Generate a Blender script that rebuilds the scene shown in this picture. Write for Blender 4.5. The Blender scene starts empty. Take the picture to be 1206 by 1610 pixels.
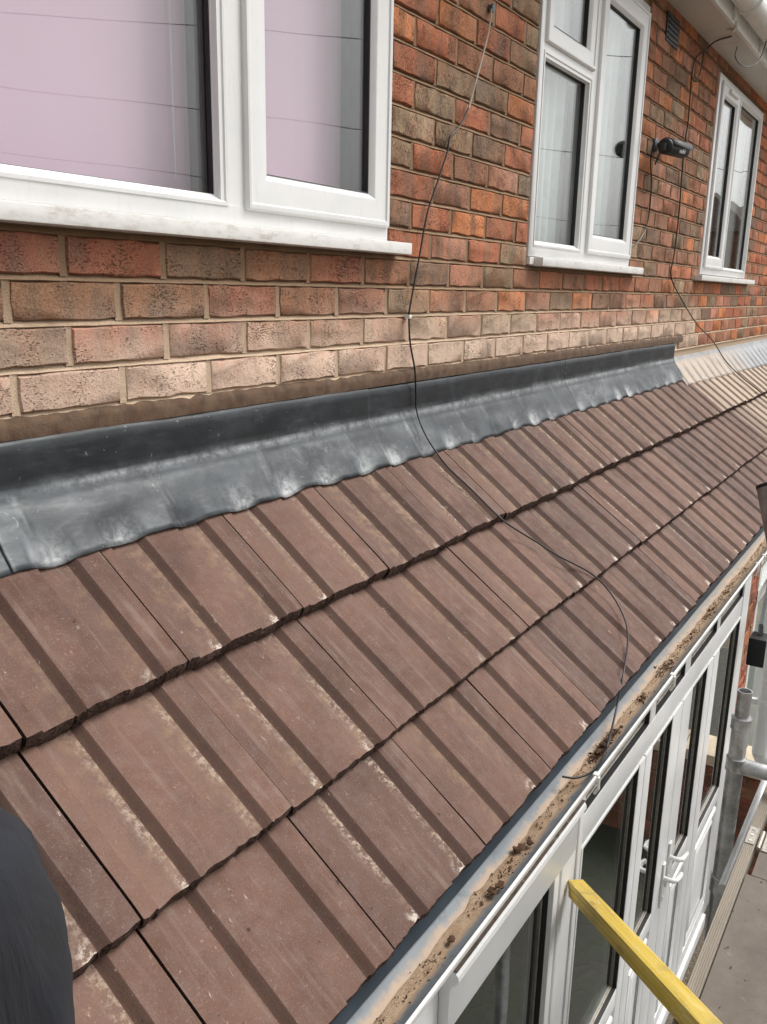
import bpy, bmesh, math, random
from mathutils import Vector, Matrix, noise as mnoise
random.seed(7)
scene = bpy.context.scene
col = scene.collection

# ------------------------------------------------------------------ camera
YAW, PITCH, ROLL = 0.566451524, -0.250514051, 0.0199446775
CAM = Vector((-0.986555652, -1.27358428, -0.00861734564))
FPX = 1364.86823
Fv = Vector((math.cos(PITCH)*math.cos(YAW), math.cos(PITCH)*math.sin(YAW), math.sin(PITCH)))
Rt = Vector((math.sin(YAW), -math.cos(YAW), 0)); Up = Rt.cross(Fv)
Rv = Rt*math.cos(ROLL)+Up*math.sin(ROLL); Uv = -Rt*math.sin(ROLL)+Up*math.cos(ROLL)
cd = bpy.data.cameras.new('camera'); cam = bpy.data.objects.new('camera', cd); col.objects.link(cam)
cam.matrix_world = Matrix(((Rv.x, Uv.x, -Fv.x, CAM.x), (Rv.y, Uv.y, -Fv.y, CAM.y), (Rv.z, Uv.z, -Fv.z, CAM.z), (0, 0, 0, 1)))
cd.sensor_fit = 'VERTICAL'; cd.sensor_height = 36.0; cd.sensor_width = 27.0
cd.lens = FPX/1610*36.0; cd.clip_start = 0.02; cd.clip_end = 2000
scene.camera = cam
scene.render.resolution_x = 767; scene.render.resolution_y = 1024

# ------------------------------------------------------------------ world, sun, exposure (overcast)
SUN_EL, SUN_AZ = math.radians(52), math.radians(-38)      # azimuth measured from +x towards +y
w = bpy.data.worlds.new('World'); scene.world = w; w.use_nodes = True
nt = w.node_tree; nt.nodes.clear()
wo = nt.nodes.new('ShaderNodeOutputWorld'); bg = nt.nodes.new('ShaderNodeBackground')
sk = nt.nodes.new('ShaderNodeTexSky'); sk.sky_type = 'NISHITA'; sk.sun_disc = False
sk.sun_elevation = SUN_EL; sk.sun_rotation = math.pi/2-SUN_AZ; sk.air_density = 1.6; sk.dust_density = 5.0; sk.ozone_density = 1.0
hs = nt.nodes.new('ShaderNodeHueSaturation'); hs.inputs['Saturation'].default_value = 0.05
nt.links.new(sk.outputs[0], hs.inputs['Color']); nt.links.new(hs.outputs[0], bg.inputs[0]); nt.links.new(bg.outputs[0], wo.inputs[0])
bg.inputs[1].default_value = 0.15
sd = bpy.data.lights.new('sun', 'SUN'); sd.energy = 1.6; sd.angle = math.radians(25); sd.color = (1.0, 0.945, 0.87)
sun = bpy.data.objects.new('sun', sd); col.objects.link(sun)
sdir = Vector((math.cos(SUN_EL)*math.cos(SUN_AZ), math.cos(SUN_EL)*math.sin(SUN_AZ), math.sin(SUN_EL)))
sun.rotation_euler = sdir.to_track_quat('Z', 'Y').to_euler(); sun.location = sdir*30
vs = scene.view_settings; vs.view_transform = 'Standard'; vs.look = 'None'; vs.gamma = 1.0; vs.use_curve_mapping = False
vs.exposure = 0.28

# ------------------------------------------------------------------ helpers
WL = {}
def ray(px, py): return Fv + Rv*((px-603)/FPX) - Uv*((py-805)/FPX)
def on_y(px, py, Y):
    r = ray(px, py); return CAM + r*((Y-CAM.y)/r.y)
def on_z(px, py, Z):
    r = ray(px, py); return CAM + r*((Z-CAM.z)/r.z)
def at_d(px, py, d): return CAM + ray(px, py)*d

def tag(o, label=None, cat=None, group=None, kind=None):
    if label: o['label'] = label
    if cat: o['category'] = cat
    if group: o['group'] = group
    if kind: o['kind'] = kind
    return o
def link(o, parent=None, loc=(0, 0, 0)):
    col.objects.link(o); o.location = loc; WL[o.name] = Vector(loc)
    if parent is not None:
        o.parent = parent; o.matrix_parent_inverse = Matrix.Translation(-WL[parent.name])
    return o
def thing(name, loc, label, cat, group=None):
    return tag(link(bpy.data.objects.new(name, None), None, loc), label, cat, group)

class MB:
    def __init__(s): s.v = []; s.f = []
    def add(s, vs_, fs_):
        b = len(s.v); s.v += [tuple(q) for q in vs_]; s.f += [tuple(i+b for i in f) for f in fs_]
    def box(s, x0, x1, y0, y1, z0, z1, bev=0.0):
        if bev <= 0:
            s.add([(x0,y0,z0),(x1,y0,z0),(x1,y1,z0),(x0,y1,z0),(x0,y0,z1),(x1,y0,z1),(x1,y1,z1),(x0,y1,z1)],
                  [(0,3,2,1),(4,5,6,7),(0,1,5,4),(1,2,6,5),(2,3,7,6),(3,0,4,7)]); return
        bm = bmesh.new(); bmesh.ops.create_cube(bm, size=1.0)
        for q in bm.verts: q.co = Vector(((x0+x1)/2+q.co.x*(x1-x0), (y0+y1)/2+q.co.y*(y1-y0), (z0+z1)/2+q.co.z*(z1-z0)))
        bmesh.ops.bevel(bm, geom=bm.edges[:], offset=bev, segments=2, affect='EDGES', profile=0.6)
        s.bm(bm)
    def bm(s, bm):
        bm.verts.index_update(); b = len(s.v)
        s.v += [tuple(q.co) for q in bm.verts]; s.f += [tuple(q.index+b for q in f.verts) for f in bm.faces]; bm.free()
    def beam(s, A, B, wd, ht, up=(0, 0, 1), bev=0.0):
        A = Vector(A); B = Vector(B); d = (B-A); L = d.length; d.normalize()
        sdv = d.cross(Vector(up)).normalized(); u = sdv.cross(d).normalized()
        t = MB(); t.box(0, L, -wd/2, wd/2, -ht/2, ht/2, bev)
        s.add([A+d*p[0]-sdv*p[1]+u*p[2] for p in t.v], t.f)
    def tube(s, pts, r, n=10, cap=True):
        pts = [Vector(p) for p in pts]; m = len(pts)
        rs = r if isinstance(r, (list, tuple)) else [r]*m
        t0 = (pts[1]-pts[0]).normalized(); a = Vector((0, 0, 1)) if abs(t0.z) < 0.9 else Vector((1, 0, 0))
        nrm = t0.cross(a).normalized(); vs_ = []; fs_ = []
        for i, p in enumerate(pts):
            t = (pts[min(i+1, m-1)]-pts[max(i-1, 0)]).normalized()
            nrm = (nrm-t*nrm.dot(t)).normalized(); bn = t.cross(nrm)
            for k in range(n):
                an = 2*math.pi*k/n; vs_.append(p+(nrm*math.cos(an)+bn*math.sin(an))*rs[i])
        for i in range(m-1):
            for k in range(n):
                fs_.append((i*n+k, i*n+(k+1) % n, (i+1)*n+(k+1) % n, (i+1)*n+k))
        if cap: fs_ += [tuple(reversed(range(n))), tuple(range((m-1)*n, m*n))]
        s.add(vs_, fs_)
    def ring(s, x0, x1, z0, z1, prof):
        """mitred rectangular frame in the xz plane; prof = [(inset, y), ...]"""
        vs_ = []; n = len(prof)
        for d, y in prof: vs_ += [(x0+d, y, z0+d), (x1-d, y, z0+d), (x1-d, y, z1-d), (x0+d, y, z1-d)]
        fs_ = []
        for i in range(n-1):
            for k in range(4): fs_.append((i*4+k, i*4+(k+1) % 4, (i+1)*4+(k+1) % 4, (i+1)*4+k))
        s.add(vs_, fs_)
    def grid(s, nu, nv, fn):
        b = [fn(i, j) for j in range(nv) for i in range(nu)]
        s.add(b, [(j*nu+i, j*nu+i+1, (j+1)*nu+i+1, (j+1)*nu+i) for j in range(nv-1) for i in range(nu-1)])
    def mesh(s, name, mat=None, smooth=None):
        me = bpy.data.meshes.new(name); me.from_pydata(s.v, [], s.f); me.update()
        bm = bmesh.new(); bm.from_mesh(me); bmesh.ops.recalc_face_normals(bm, faces=bm.faces[:]); bm.to_mesh(me); bm.free()
        if smooth is not None:
            me.polygons.foreach_set('use_smooth', [True]*len(me.polygons))
            me.set_sharp_from_angle(angle=math.radians(smooth))
        if mat: me.materials.append(mat)
        return me
    def build(s, name, mat, parent=None, smooth=None, loc=(0, 0, 0), centre=False):
        if centre:
            c = Vector([ (min(q[k] for q in s.v)+max(q[k] for q in s.v))/2 for k in range(3)])
            s.v = [tuple(Vector(q)-c) for q in s.v]; loc = c
        return link(bpy.data.objects.new(name, s.mesh(name, mat, smooth)), parent, loc)

def nz(x, y, z=0.0): return mnoise.noise(Vector((x, y, z)))

# ------------------------------------------------------------------ materials
class NT:
    def __init__(s, name):
        s.m = bpy.data.materials.new(name); s.m.use_nodes = True; s.t = s.m.node_tree
        s.b = s.t.nodes['Principled BSDF']; s.out = s.t.nodes['Material Output']
    def n(s, typ, **kw):
        q = s.t.nodes.new(typ)
        for k, v in kw.items():
            if hasattr(q, k): setattr(q, k, v)
        return q
    def inp(s, sock, v):
        if v is None: return
        if hasattr(v, 'is_linked') or isinstance(v, bpy.types.NodeSocket): s.t.links.new(v, sock)
        else: sock.default_value = v
    def math(s, op, a, b=None, c=None, clamp=False):
        q = s.n('ShaderNodeMath', operation=op); q.use_clamp = clamp
        for i, v in enumerate((a, b, c)): s.inp(q.inputs[i], v)
        return q.outputs[0]
    def mix(s, f, a, b, mode='MIX'):
        q = s.n('ShaderNodeMix'); q.data_type = 'RGBA'; q.blend_type = mode; q.clamp_factor = True
        s.inp(q.inputs[0], f)
        for i, v in ((6, a), (7, b)): s.inp(q.inputs[i], v if not isinstance(v, tuple) or len(v) == 4 else v+(1,))
        return q.outputs[2]
    def noise(s, vec, scale, detail=4, rough=0.55, dist=0.0):
        q = s.n('ShaderNodeTexNoise'); s.inp(q.inputs['Vector'], vec); q.inputs['Scale'].default_value = scale
        q.inputs['Detail'].default_value = detail; q.inputs['Roughness'].default_value = rough; q.inputs['Distortion'].default_value = dist
        return q.outputs[0]
    def ramp(s, f, lo, hi, a=0.0, b=1.0):
        q = s.n('ShaderNodeMapRange'); q.interpolation_type = 'SMOOTHSTEP'
        for i, v in enumerate((f, lo, hi, a, b)): s.inp(q.inputs[i], v)
        return q.outputs[0]
    def coord(s, out='Object'):
        return s.n('ShaderNodeTexCoord').outputs[out]
    def vscale(s, vec, sc, off=None):
        q = s.n('ShaderNodeMapping'); s.inp(q.inputs['Vector'], vec); q.inputs['Scale'].default_value = sc
        if off is not None: s.inp(q.inputs['Location'], off)
        return q.outputs[0]
    def sep(s, vec):
        q = s.n('ShaderNodeSeparateXYZ'); s.inp(q.inputs[0], vec); return q.outputs
    def bump(s, h, strength=0.5, dist=0.002, prev=None):
        q = s.n('ShaderNodeBump'); q.inputs['Strength'].default_value = strength; q.inputs['Distance'].default_value = dist
        s.inp(q.inputs['Height'], h)
        if prev is not None: s.inp(q.inputs['Normal'], prev)
        return q.outputs[0]
    def fin(s, color=None, rough=0.7, metal=0.0, normal=None, spec=None):
        s.inp(s.b.inputs['Base Color'], color if not isinstance(color, tuple) or len(color) == 4 else color+(1,))
        s.inp(s.b.inputs['Roughness'], rough); s.inp(s.b.inputs['Metallic'], metal)
        if normal is not None: s.inp(s.b.inputs['Normal'], normal)
        if spec is not None: s.inp(s.b.inputs['Specular IOR Level'], spec)
        return s.m
    def rnd_vec(s, vec, k=37.0):
        oi = s.n('ShaderNodeObjectInfo'); r = s.math('MULTIPLY', oi.outputs['Random'], k)
        cb = s.n('ShaderNodeCombineXYZ'); s.inp(cb.inputs[0], r); s.inp(cb.inputs[1], s.math('MULTIPLY', r, 1.7)); s.inp(cb.inputs[2], s.math('MULTIPLY', r, -.9))
        q = s.n('ShaderNodeVectorMath', operation='ADD'); s.inp(q.inputs[0], vec); s.inp(q.inputs[1], cb.outputs[0])
        return q.outputs[0], oi

def simple(name, c, rough=0.6, metal=0.0, var=0.12, scale=9.0, bump=0.0, bscale=120.0, dirt=None, dscale=4.0, dlo=.52, dhi=.72, spec=None):
    k = NT(name); g = k.n('ShaderNodeNewGeometry').outputs['Position']
    n1 = k.noise(g, scale, 5)
    cc = k.mix(k.ramp(n1, .3, .7), tuple(x*(1-var) for x in c), tuple(min(1, x*(1+var)) for x in c))
    if dirt: cc = k.mix(k.math('MULTIPLY', k.ramp(k.noise(g, dscale, 7, .65), dlo, dhi), dirt[3]), cc, dirt[:3])
    nm = k.bump(k.noise(g, bscale, 3), bump, .001) if bump else None
    return k.fin(cc, k.ramp(n1, .2, .8, rough*.9, min(1, rough*1.1)), metal, nm, spec)

def make_brick_mat():
    k = NT('brick'); ob = k.coord(); vec, oi = k.rnd_vec(ob)
    pos = k.n('ShaderNodeNewGeometry').outputs['Position']; pz = k.sep(pos)
    base = oi.outputs['Color']; rnd = oi.outputs['Random']
    big = k.noise(k.vscale(vec, (1, 1, .55)), 13, 3, .5)
    hue = k.noise(k.vscale(vec, (1, 1, .18)), 22, 2, .5)          # vertical bands left by the kiln stacking
    c = k.mix(k.ramp(hue, .36, .60), k.mix(.55, base, (.15, .105, .075)), base)
    c = k.mix(k.ramp(big, .45, .75, 0, .45), c, (.50, .215, .115))
    c = k.mix(k.ramp(big, .48, .25, 0, .5), c, (.13, .095, .075))
    fine = k.noise(vec, 260, 4, .7)
    c = k.mix(k.ramp(fine, .42, .66, 0, .5), c, k.mix(.5, c, (.6, .42, .3)))
    c = k.mix(k.ramp(fine, .44, .28, 0, .55), c, k.mix(.6, c, (.03, .02, .015)))
    # creases and pits
    pv = k.vscale(vec, (160, 160, 400)); pits = k.noise(pv, 1.0, 3, .6, .6)
    pv2 = k.vscale(vec, (380, 380, 150)); pits2 = k.noise(pv2, 1.0, 3, .6, .6)
    horiz = k.math('MULTIPLY', k.ramp(k.math('FRACT', k.math('MULTIPLY', rnd, 7.3)), .3, .35), k.ramp(pz[2], .02, .2, .0, 1))
    pit = k.mix(horiz, pits, pits2)
    dens = k.noise(vec, 16, 2); 
    pm = k.ramp(k.math('ADD', pit, k.math('MULTIPLY', k.math('SUBTRACT', dens, .5), .42)), k.ramp(pz[2], 0, .25, .595, .565), k.ramp(pz[2], 0, .25, .685, .65))
    # pale lime dust: splashed low on the wall
    dz = k.ramp(k.math('ADD', pz[2], k.math('MULTIPLY', k.math('SUBTRACT', k.noise(pos, 9, 4), .5), .12)), -.01, -.20)
    dx = k.ramp(pz[0], -.3, .3, .6, 1.0)
    dz = k.math('MULTIPLY', dz, k.ramp(pz[2], -.8, -.5))
    dust = k.math('MULTIPLY', k.math('MULTIPLY', dz, dx), k.ramp(k.noise(pos, 34, 5, .65), .22, .55, .45, .92))
    c = k.mix(dust, c, (.70, .53, .415))
    eff = k.math('MULTIPLY', k.ramp(k.noise(vec, 48, 6, .7), .62, .72), .35)
    c = k.mix(eff, c, (.62, .5, .4))
    c = k.mix(k.math('MULTIPLY', pm, k.ramp(k.math('FRACT', k.math('MULTIPLY', rnd, 13.7)), 0, 1, .35, .85)), c, k.mix(.72, c, (.03, .018, .014)))
    hgt = k.math('SUBTRACT', k.math('ADD', k.math('MULTIPLY', fine, .35), k.math('MULTIPLY', k.noise(vec, 70, 4), .5)), k.math('MULTIPLY', pm, .9))
    return k.fin(c, .92, 0, k.bump(hgt, 1.0, .005), .25)
def make_mortar_mat():
    k = NT('mortar'); pos = k.n('ShaderNodeNewGeometry').outputs['Position']; pz = k.sep(pos)
    n1 = k.noise(pos, 14, 5); n2 = k.noise(pos, 330, 3, .7)
    c = k.mix(k.ramp(n1, .3, .7), (.225, .142, .085), (.31, .205, .128))
    c = k.mix(k.ramp(n2, .35, .7, 0, .35), c, (.38, .28, .19))
    dz = k.ramp(k.math('ADD', pz[2], k.math('MULTIPLY', k.math('SUBTRACT', n1, .5), .1)), .03, -.16, 0, .85)
    c = k.mix(k.math('MULTIPLY', dz, k.ramp(pz[2], -.8, -.5)), c, (.60, .46, .335))
    dk = k.ramp(k.noise(pos, 6, 5, .6), .58, .75, 0, .5)
    c = k.mix(dk, c, (.12, .085, .06))
    return k.fin(c, .95, 0, k.bump(k.math('ADD', n2, k.noise(pos, 60, 4)), .7, .003), .2)
def make_tile_mat():
    k = NT('concrete_tile'); ob = k.coord(); vec, oi = k.rnd_vec(ob); rnd = oi.outputs['Random']
    oc = k.sep(oi.outputs['Color'])                     # r: sand cover, g: channel dirt, b: tone
    at = k.n('ShaderNodeAttribute'); at.attribute_name = 'zone'; z = k.sep(at.outputs['Vector'])   # r channel, g along, b rise
    n1 = k.noise(vec, 7, 4); n2 = k.noise(vec, 320, 3, .7); n3 = k.noise(vec, 42, 5, .65)
    c = k.mix(k.ramp(n1, .3, .7), (.094, .047, .034), (.150, .081, .060))
    c = k.mix(k.ramp(oc[2], .45, 1, 0, .6), c, (.172, .095, .070))
    c = k.mix(k.ramp(oc[2], .45, 0, 0, .5), c, (.088, .052, .044))
    lich = k.math('MULTIPLY', k.ramp(k.noise(vec, 130, 4, .8), .56, .68), k.ramp(k.noise(vec, 14, 4, .6), .52, .66))
    c = k.mix(k.math('MULTIPLY', lich, .55), c, (.30, .225, .165))
    dmp = k.ramp(k.noise(k.vscale(vec, (9, 3.5, 3.5)), 1.0, 4, .6), .52, .70, 0, .45)
    c = k.mix(dmp, c, (.068, .037, .029))
    c = k.mix(k.ramp(n2, .55, .72, 0, .6), c, (.245, .165, .125))
    c = k.mix(k.ramp(n2, .42, .25, 0, .6), c, (.045, .026, .022))
    st = k.noise(k.vscale(vec, (60, 5, 5)), 1.0, 4, .6)     # streaks that run down the slope
    c = k.mix(k.ramp(st, .52, .76, 0, .5), c, (.225, .16, .13))
    # the rising flank of each roll is a darker brown
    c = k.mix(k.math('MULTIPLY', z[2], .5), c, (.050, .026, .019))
    # beige silt left in the channels
    ch = k.math('MULTIPLY', z[0], oc[1])
    c = k.mix(k.math('MULTIPLY', ch, k.ramp(n3, .40, .68, .04, .75)), c, (.34, .245, .165))
    # scuffs, lime specks
    sc = k.math('MULTIPLY', k.ramp(k.noise(k.vscale(vec, (120, 45, 45)), 1.0, 5, .75, .5), .62, .71), k.ramp(k.noise(vec, 9, 3), .47, .62))
    c = k.mix(k.math('MULTIPLY', sc, .85), c, (.46, .385, .33))
    edge = k.math('MULTIPLY', k.math('MULTIPLY', k.ramp(z[0], .72, 1.0), k.ramp(k.noise(vec, 110, 5, .75), .46, .60)), k.ramp(k.noise(vec, 11, 3), .35, .6))
    c = k.mix(k.math('MULTIPLY', edge, k.ramp(k.math('FRACT', k.math('MULTIPLY', rnd, 23.1)), .45, .95, 0, .75)), c, (.44, .35, .27))
    spot = k.ramp(k.noise(vec, 75, 2, .4), .755, .79)
    c = k.mix(k.math('MULTIPLY', spot, .8), c, (.03, .018, .015))
    # white lime nibs at the tail of the channels
    nib = k.math('MULTIPLY', k.math('MULTIPLY', k.ramp(z[1], .925, .985), k.ramp(z[0], .55, .95)), k.ramp(k.noise(vec, 55, 5, .75), .47, .55))
    c = k.mix(k.math('MULTIPLY', nib, k.math('MULTIPLY', k.ramp(k.noise(vec, 6, 1), .42, .55), .8)), c, (.62, .54, .47))
    # sand blown over the far tiles
    sd_ = k.math('MULTIPLY', oc[0], k.math('MULTIPLY', k.ramp(z[2], 0, 1, 1, .35), k.ramp(n3, .25, .6, .55, .95)))
    c = k.mix(sd_, c, (.50, .395, .30))
    hgt = k.math('ADD', k.math('MULTIPLY', n2, .6), k.math('MULTIPLY', n3, .5))
    return k.fin(c, k.ramp(n3, .3, .7, .62, .85), 0, k.bump(hgt, .55, .0018), .35)
def make_tail_mat():
    k = NT('tile_tail'); vec, oi = k.rnd_vec(k.coord()); n = k.noise(vec, 170, 4, .75)
    c = k.mix(k.ramp(n, .35, .65), (.035, .021, .017), (.12, .075, .060))
    c = k.mix(k.ramp(k.noise(vec, 60, 4, .7), .64, .74, 0, .5), c, (.34, .26, .21))
    return k.fin(c, .95, 0, k.bump(n, 1.0, .006), .2)
def make_lead_mat():
    k = NT('lead'); pos = k.n('ShaderNodeNewGeometry').outputs['Position']
    at = k.n('ShaderNodeAttribute'); at.attribute_name = 'wear_sheen'; z = k.sep(at.outputs['Vector'])
    n1 = k.noise(pos, 9, 5, .6, .4); n2 = k.noise(k.vscale(pos, (14, 60, 60)), 1.0, 5, .65); n3 = k.noise(pos, 55, 5, .7)
    c = k.mix(k.ramp(n1, .3, .7), (.018, .022, .027), (.050, .060, .069))
    c = k.mix(k.ramp(n2, .5, .78, 0, .35), c, (.13, .145, .158))
    wr = k.math('MULTIPLY', z[0], k.ramp(k.math('ADD', n3, k.math('MULTIPLY', k.math('SUBTRACT', n1, .5), .6)), .30, .68, .25, 1))
    c = k.mix(wr, c, (.50, .52, .53))  # pale mix carries both burnished wear and painted sheen
    up = k.math('MULTIPLY', z[1], k.ramp(n1, .35, .7))
    c = k.mix(k.math('MULTIPLY', z[1], k.ramp(k.noise(k.vscale(pos, (5, 30, 12)), 1.0, 5, .65), .3, .7, .95, .15)), c, (.020, .022, .025))
    scr = k.ramp(k.noise(k.vscale(pos, (26, 26, 26)), 1.0, 2, .5, 3.2), .715, .725, 0, .22)
    c = k.mix(scr, c, (.42, .44, .46))
    rg = k.ramp(n2, .2, .8, .34, .56)
    nb = k.bump(k.math('ADD', k.noise(pos, 26, 3), k.math('MULTIPLY', n3, .03)), .12, .008)
    return k.fin(c, rg, .1, nb, .32)
def make_oldlead():
    k = NT('old_lead'); pos = k.n('ShaderNodeNewGeometry').outputs['Position']; px = k.sep(pos)
    n1 = k.noise(pos, 7, 5, .65); c = k.mix(k.ramp(n1, .3, .7), (.24, .26, .29), (.40, .41, .42))
    sandf = k.math('MULTIPLY', k.ramp(k.math('ADD', px[0], k.math('MULTIPLY', k.math('SUBTRACT', n1, .5), 2.2)), 6.2, 4.6), k.ramp(px[2], -.345, -.375, .15, 1))
    c = k.mix(k.math('MULTIPLY', sandf, k.ramp(k.noise(pos, 30, 5), .3, .65, .4, .95)), c, (.50, .40, .31))
    return k.fin(c, .7, .0, k.bump(k.noise(pos, 220, 3), .5, .002))
def make_gutter_mat():
    k = NT('gutter_inside'); pos = k.n('ShaderNodeNewGeometry').outputs['Position']; p = k.sep(pos)
    n1 = k.noise(k.vscale(pos, (3, 20, 20)), 1.0, 5, .6); n2 = k.noise(pos, 40, 6, .7)
    c = k.mix(k.ramp(n1, .3, .7), (.115, .14, .165), (.20, .225, .245))
    c = k.mix(k.ramp(n2, .52, .7, 0, .6), c, (.075, .085, .095))
    far = k.ramp(k.math('ADD', p[0], k.math('MULTIPLY', n1, 1.2)), 1.3, 2.9, 0, .75)
    c = k.mix(far, c, (.27, .235, .19))
    yb = k.math('ABSOLUTE', k.math('SUBTRACT', p[1], -.7155)); sn = k.ramp(k.math('ADD', yb, k.math('MULTIPLY', k.math('SUBTRACT', k.noise(pos, 18, 5, .7), .5), .045)), .028, .012, 0, .9)
    c = k.mix(sn, c, (.42, .29, .19))
    return k.fin(c, .55, 0, k.bump(n2, .3, .002))
def make_upvc(name='white_upvc', dirt=.5):
    k = NT(name); pos = k.n('ShaderNodeNewGeometry').outputs['Position']; nrm = k.sep(k.n('ShaderNodeNewGeometry').outputs['Normal'])
    n1 = k.noise(pos, 5, 5, .6); n2 = k.noise(k.vscale(pos, (70, 70, 14)), 1.0, 5, .7)
    c = k.mix(k.ramp(n1, .3, .7), (.73, .735, .735), (.79, .79, .785))
    up = k.ramp(nrm[2], .25, .9)
    d = k.math('MULTIPLY', k.math('ADD', k.math('MULTIPLY', up, .55), .22), k.ramp(n2, .54, .74, 0, dirt*1.2))
    c = k.mix(d, c, (.36, .30, .235))
    return k.fin(c, k.ramp(n1, .2, .8, .28, .42), 0, None, .5)
def make_sill():
    k = NT('weathered_sill'); pos = k.n('ShaderNodeNewGeometry').outputs['Position']
    n1 = k.noise(k.vscale(pos, (30, 30, 90)), 1.0, 6, .7); n2 = k.noise(pos, 11, 4)
    c = k.mix(k.ramp(n1, .42, .68), (.74, .735, .71), (.52, .495, .45)); c = k.mix(k.ramp(n2, .3, .6, 0, .75), c, (.77, .765, .75))
    return k.fin(c, .5, 0, k.bump(n1, .15, .002))
def make_glass(name, tint=(.93, .96, .95), ior=1.55, boost=1.0):
    k = NT(name); t = k.t; t.nodes.remove(k.b)
    tr = k.n('ShaderNodeBsdfTransparent'); tr.inputs[0].default_value = tint+(1,)
    gl = k.n('ShaderNodeBsdfGlossy'); gl.inputs['Roughness'].default_value = 0.0; gl.inputs['Color'].default_value = (1, 1, 1, 1)
    nb = k.bump(k.noise(k.n('ShaderNodeNewGeometry').outputs['Position'], 2.2, 1), .06, .02); k.inp(gl.inputs['Normal'], nb)
    gm = k.n('ShaderNodeNewGeometry'); dp_ = k.n('ShaderNodeVectorMath', operation='DOT_PRODUCT'); k.inp(dp_.inputs[0], gm.outputs['Normal']); k.inp(dp_.inputs[1], gm.outputs['Incoming'])
    c5 = k.math('POWER', k.math('SUBTRACT', 1.0, k.math('ABSOLUTE', dp_.outputs['Value'])), 5.0)
    f0 = ((ior-1)/(ior+1))**2
    mx = k.n('ShaderNodeMixShader'); f = k.math('MULTIPLY', k.math('ADD', k.math('MULTIPLY', c5, 1-f0), f0), boost, clamp=True)
    t.links.new(f, mx.inputs[0]); t.links.new(tr.outputs[0], mx.inputs[1]); t.links.new(gl.outputs[0], mx.inputs[2]); t.links.new(mx.outputs[0], k.out.inputs[0])
    return k.m
def make_net():
    k = NT('net_curtain'); t = k.t; pos = k.n('ShaderNodeNewGeometry').outputs['Position']
    df = k.n('ShaderNodeBsdfDiffuse'); df.inputs[0].default_value = (.90, .90, .91, 1)
    tl = k.n('ShaderNodeBsdfTranslucent'); tl.inputs[0].default_value = (.8, .82, .83, 1)
    tr = k.n('ShaderNodeBsdfTransparent'); a = k.n('ShaderNodeMixShader'); a.inputs[0].default_value = .12
    b = k.n('ShaderNodeMixShader'); k.inp(b.inputs[0], k.ramp(k.noise(pos, 14, 3), .5, .7, .04, .14))
    t.links.new(df.outputs[0], a.inputs[1]); t.links.new(tl.outputs[0], a.inputs[2])
    t.links.new(a.outputs[0], b.inputs[1]); t.links.new(tr.outputs[0], b.inputs[2]); t.links.new(b.outputs[0], k.out.inputs[0])
    t.nodes.remove(k.b); return k.m
def make_brickwork(name='far_brickwork'):
    k = NT(name); pos = k.n('ShaderNodeNewGeometry').outputs['Position']; p = k.sep(pos)
    cb = k.n('ShaderNodeCombineXYZ'); k.inp(cb.inputs[0], k.math('ADD', p[0], p[1])); k.inp(cb.inputs[1], p[2])
    br = k.n('ShaderNodeTexBrick'); k.inp(br.inputs['Vector'], cb.outputs[0])
    br.inputs['Scale'].default_value = 1; br.inputs['Brick Width'].default_value = .225; br.inputs['Row Height'].default_value = .075; br.inputs['Mortar Size'].default_value = .006
    br.inputs['Color1'].default_value = (.22, .075, .045, 1); br.inputs['Color2'].default_value = (.11, .05, .035, 1); br.inputs['Mortar'].default_value = (.15, .11, .08, 1)
    return k.fin(k.mix(k.ramp(k.noise(pos, 40, 5), .4, .7, 0, .4), br.outputs[0], (.12, .08, .06)), .9)
def make_roofing():
    k = NT('far_roof_tiles'); pos = k.n('ShaderNodeNewGeometry').outputs['Position']; p = k.sep(pos)
    cb = k.n('ShaderNodeCombineXYZ'); k.inp(cb.inputs[0], p[0]); k.inp(cb.inputs[1], k.math('MULTIPLY', p[2], 1.3))
    br = k.n('ShaderNodeTexBrick'); k.inp(br.inputs['Vector'], cb.outputs[0])
    br.inputs['Scale'].default_value = 1; br.inputs['Brick Width'].default_value = .3; br.inputs['Row Height'].default_value = .3; br.inputs['Mortar Size'].default_value = .02
    br.inputs['Color1'].default_value = (.13, .09, .075, 1); br.inputs['Color2'].default_value = (.10, .075, .065, 1); br.inputs['Mortar'].default_value = (.04, .03, .03, 1)
    return k.fin(br.outputs[0], .85)
def make_timber(name, c1, c2, along=(1, 0, 0), rough=.75):
    k = NT(name); ob = k.coord(); s = [26, 26, 26]; s[[abs(a) for a in along].index(max(abs(a) for a in along))] = 1.6
    n1 = k.noise(k.vscale(ob, s), 1.0, 5, .6, 1.2); n2 = k.noise(ob, 45, 5, .7)
    c = k.mix(k.ramp(n1, .3, .7), c1, c2); c = k.mix(k.ramp(n2, .6, .75, 0, .45), c, tuple(x*.45 for x in c1))
    return k.fin(c, rough, 0, k.bump(n1, .35, .002))
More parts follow.
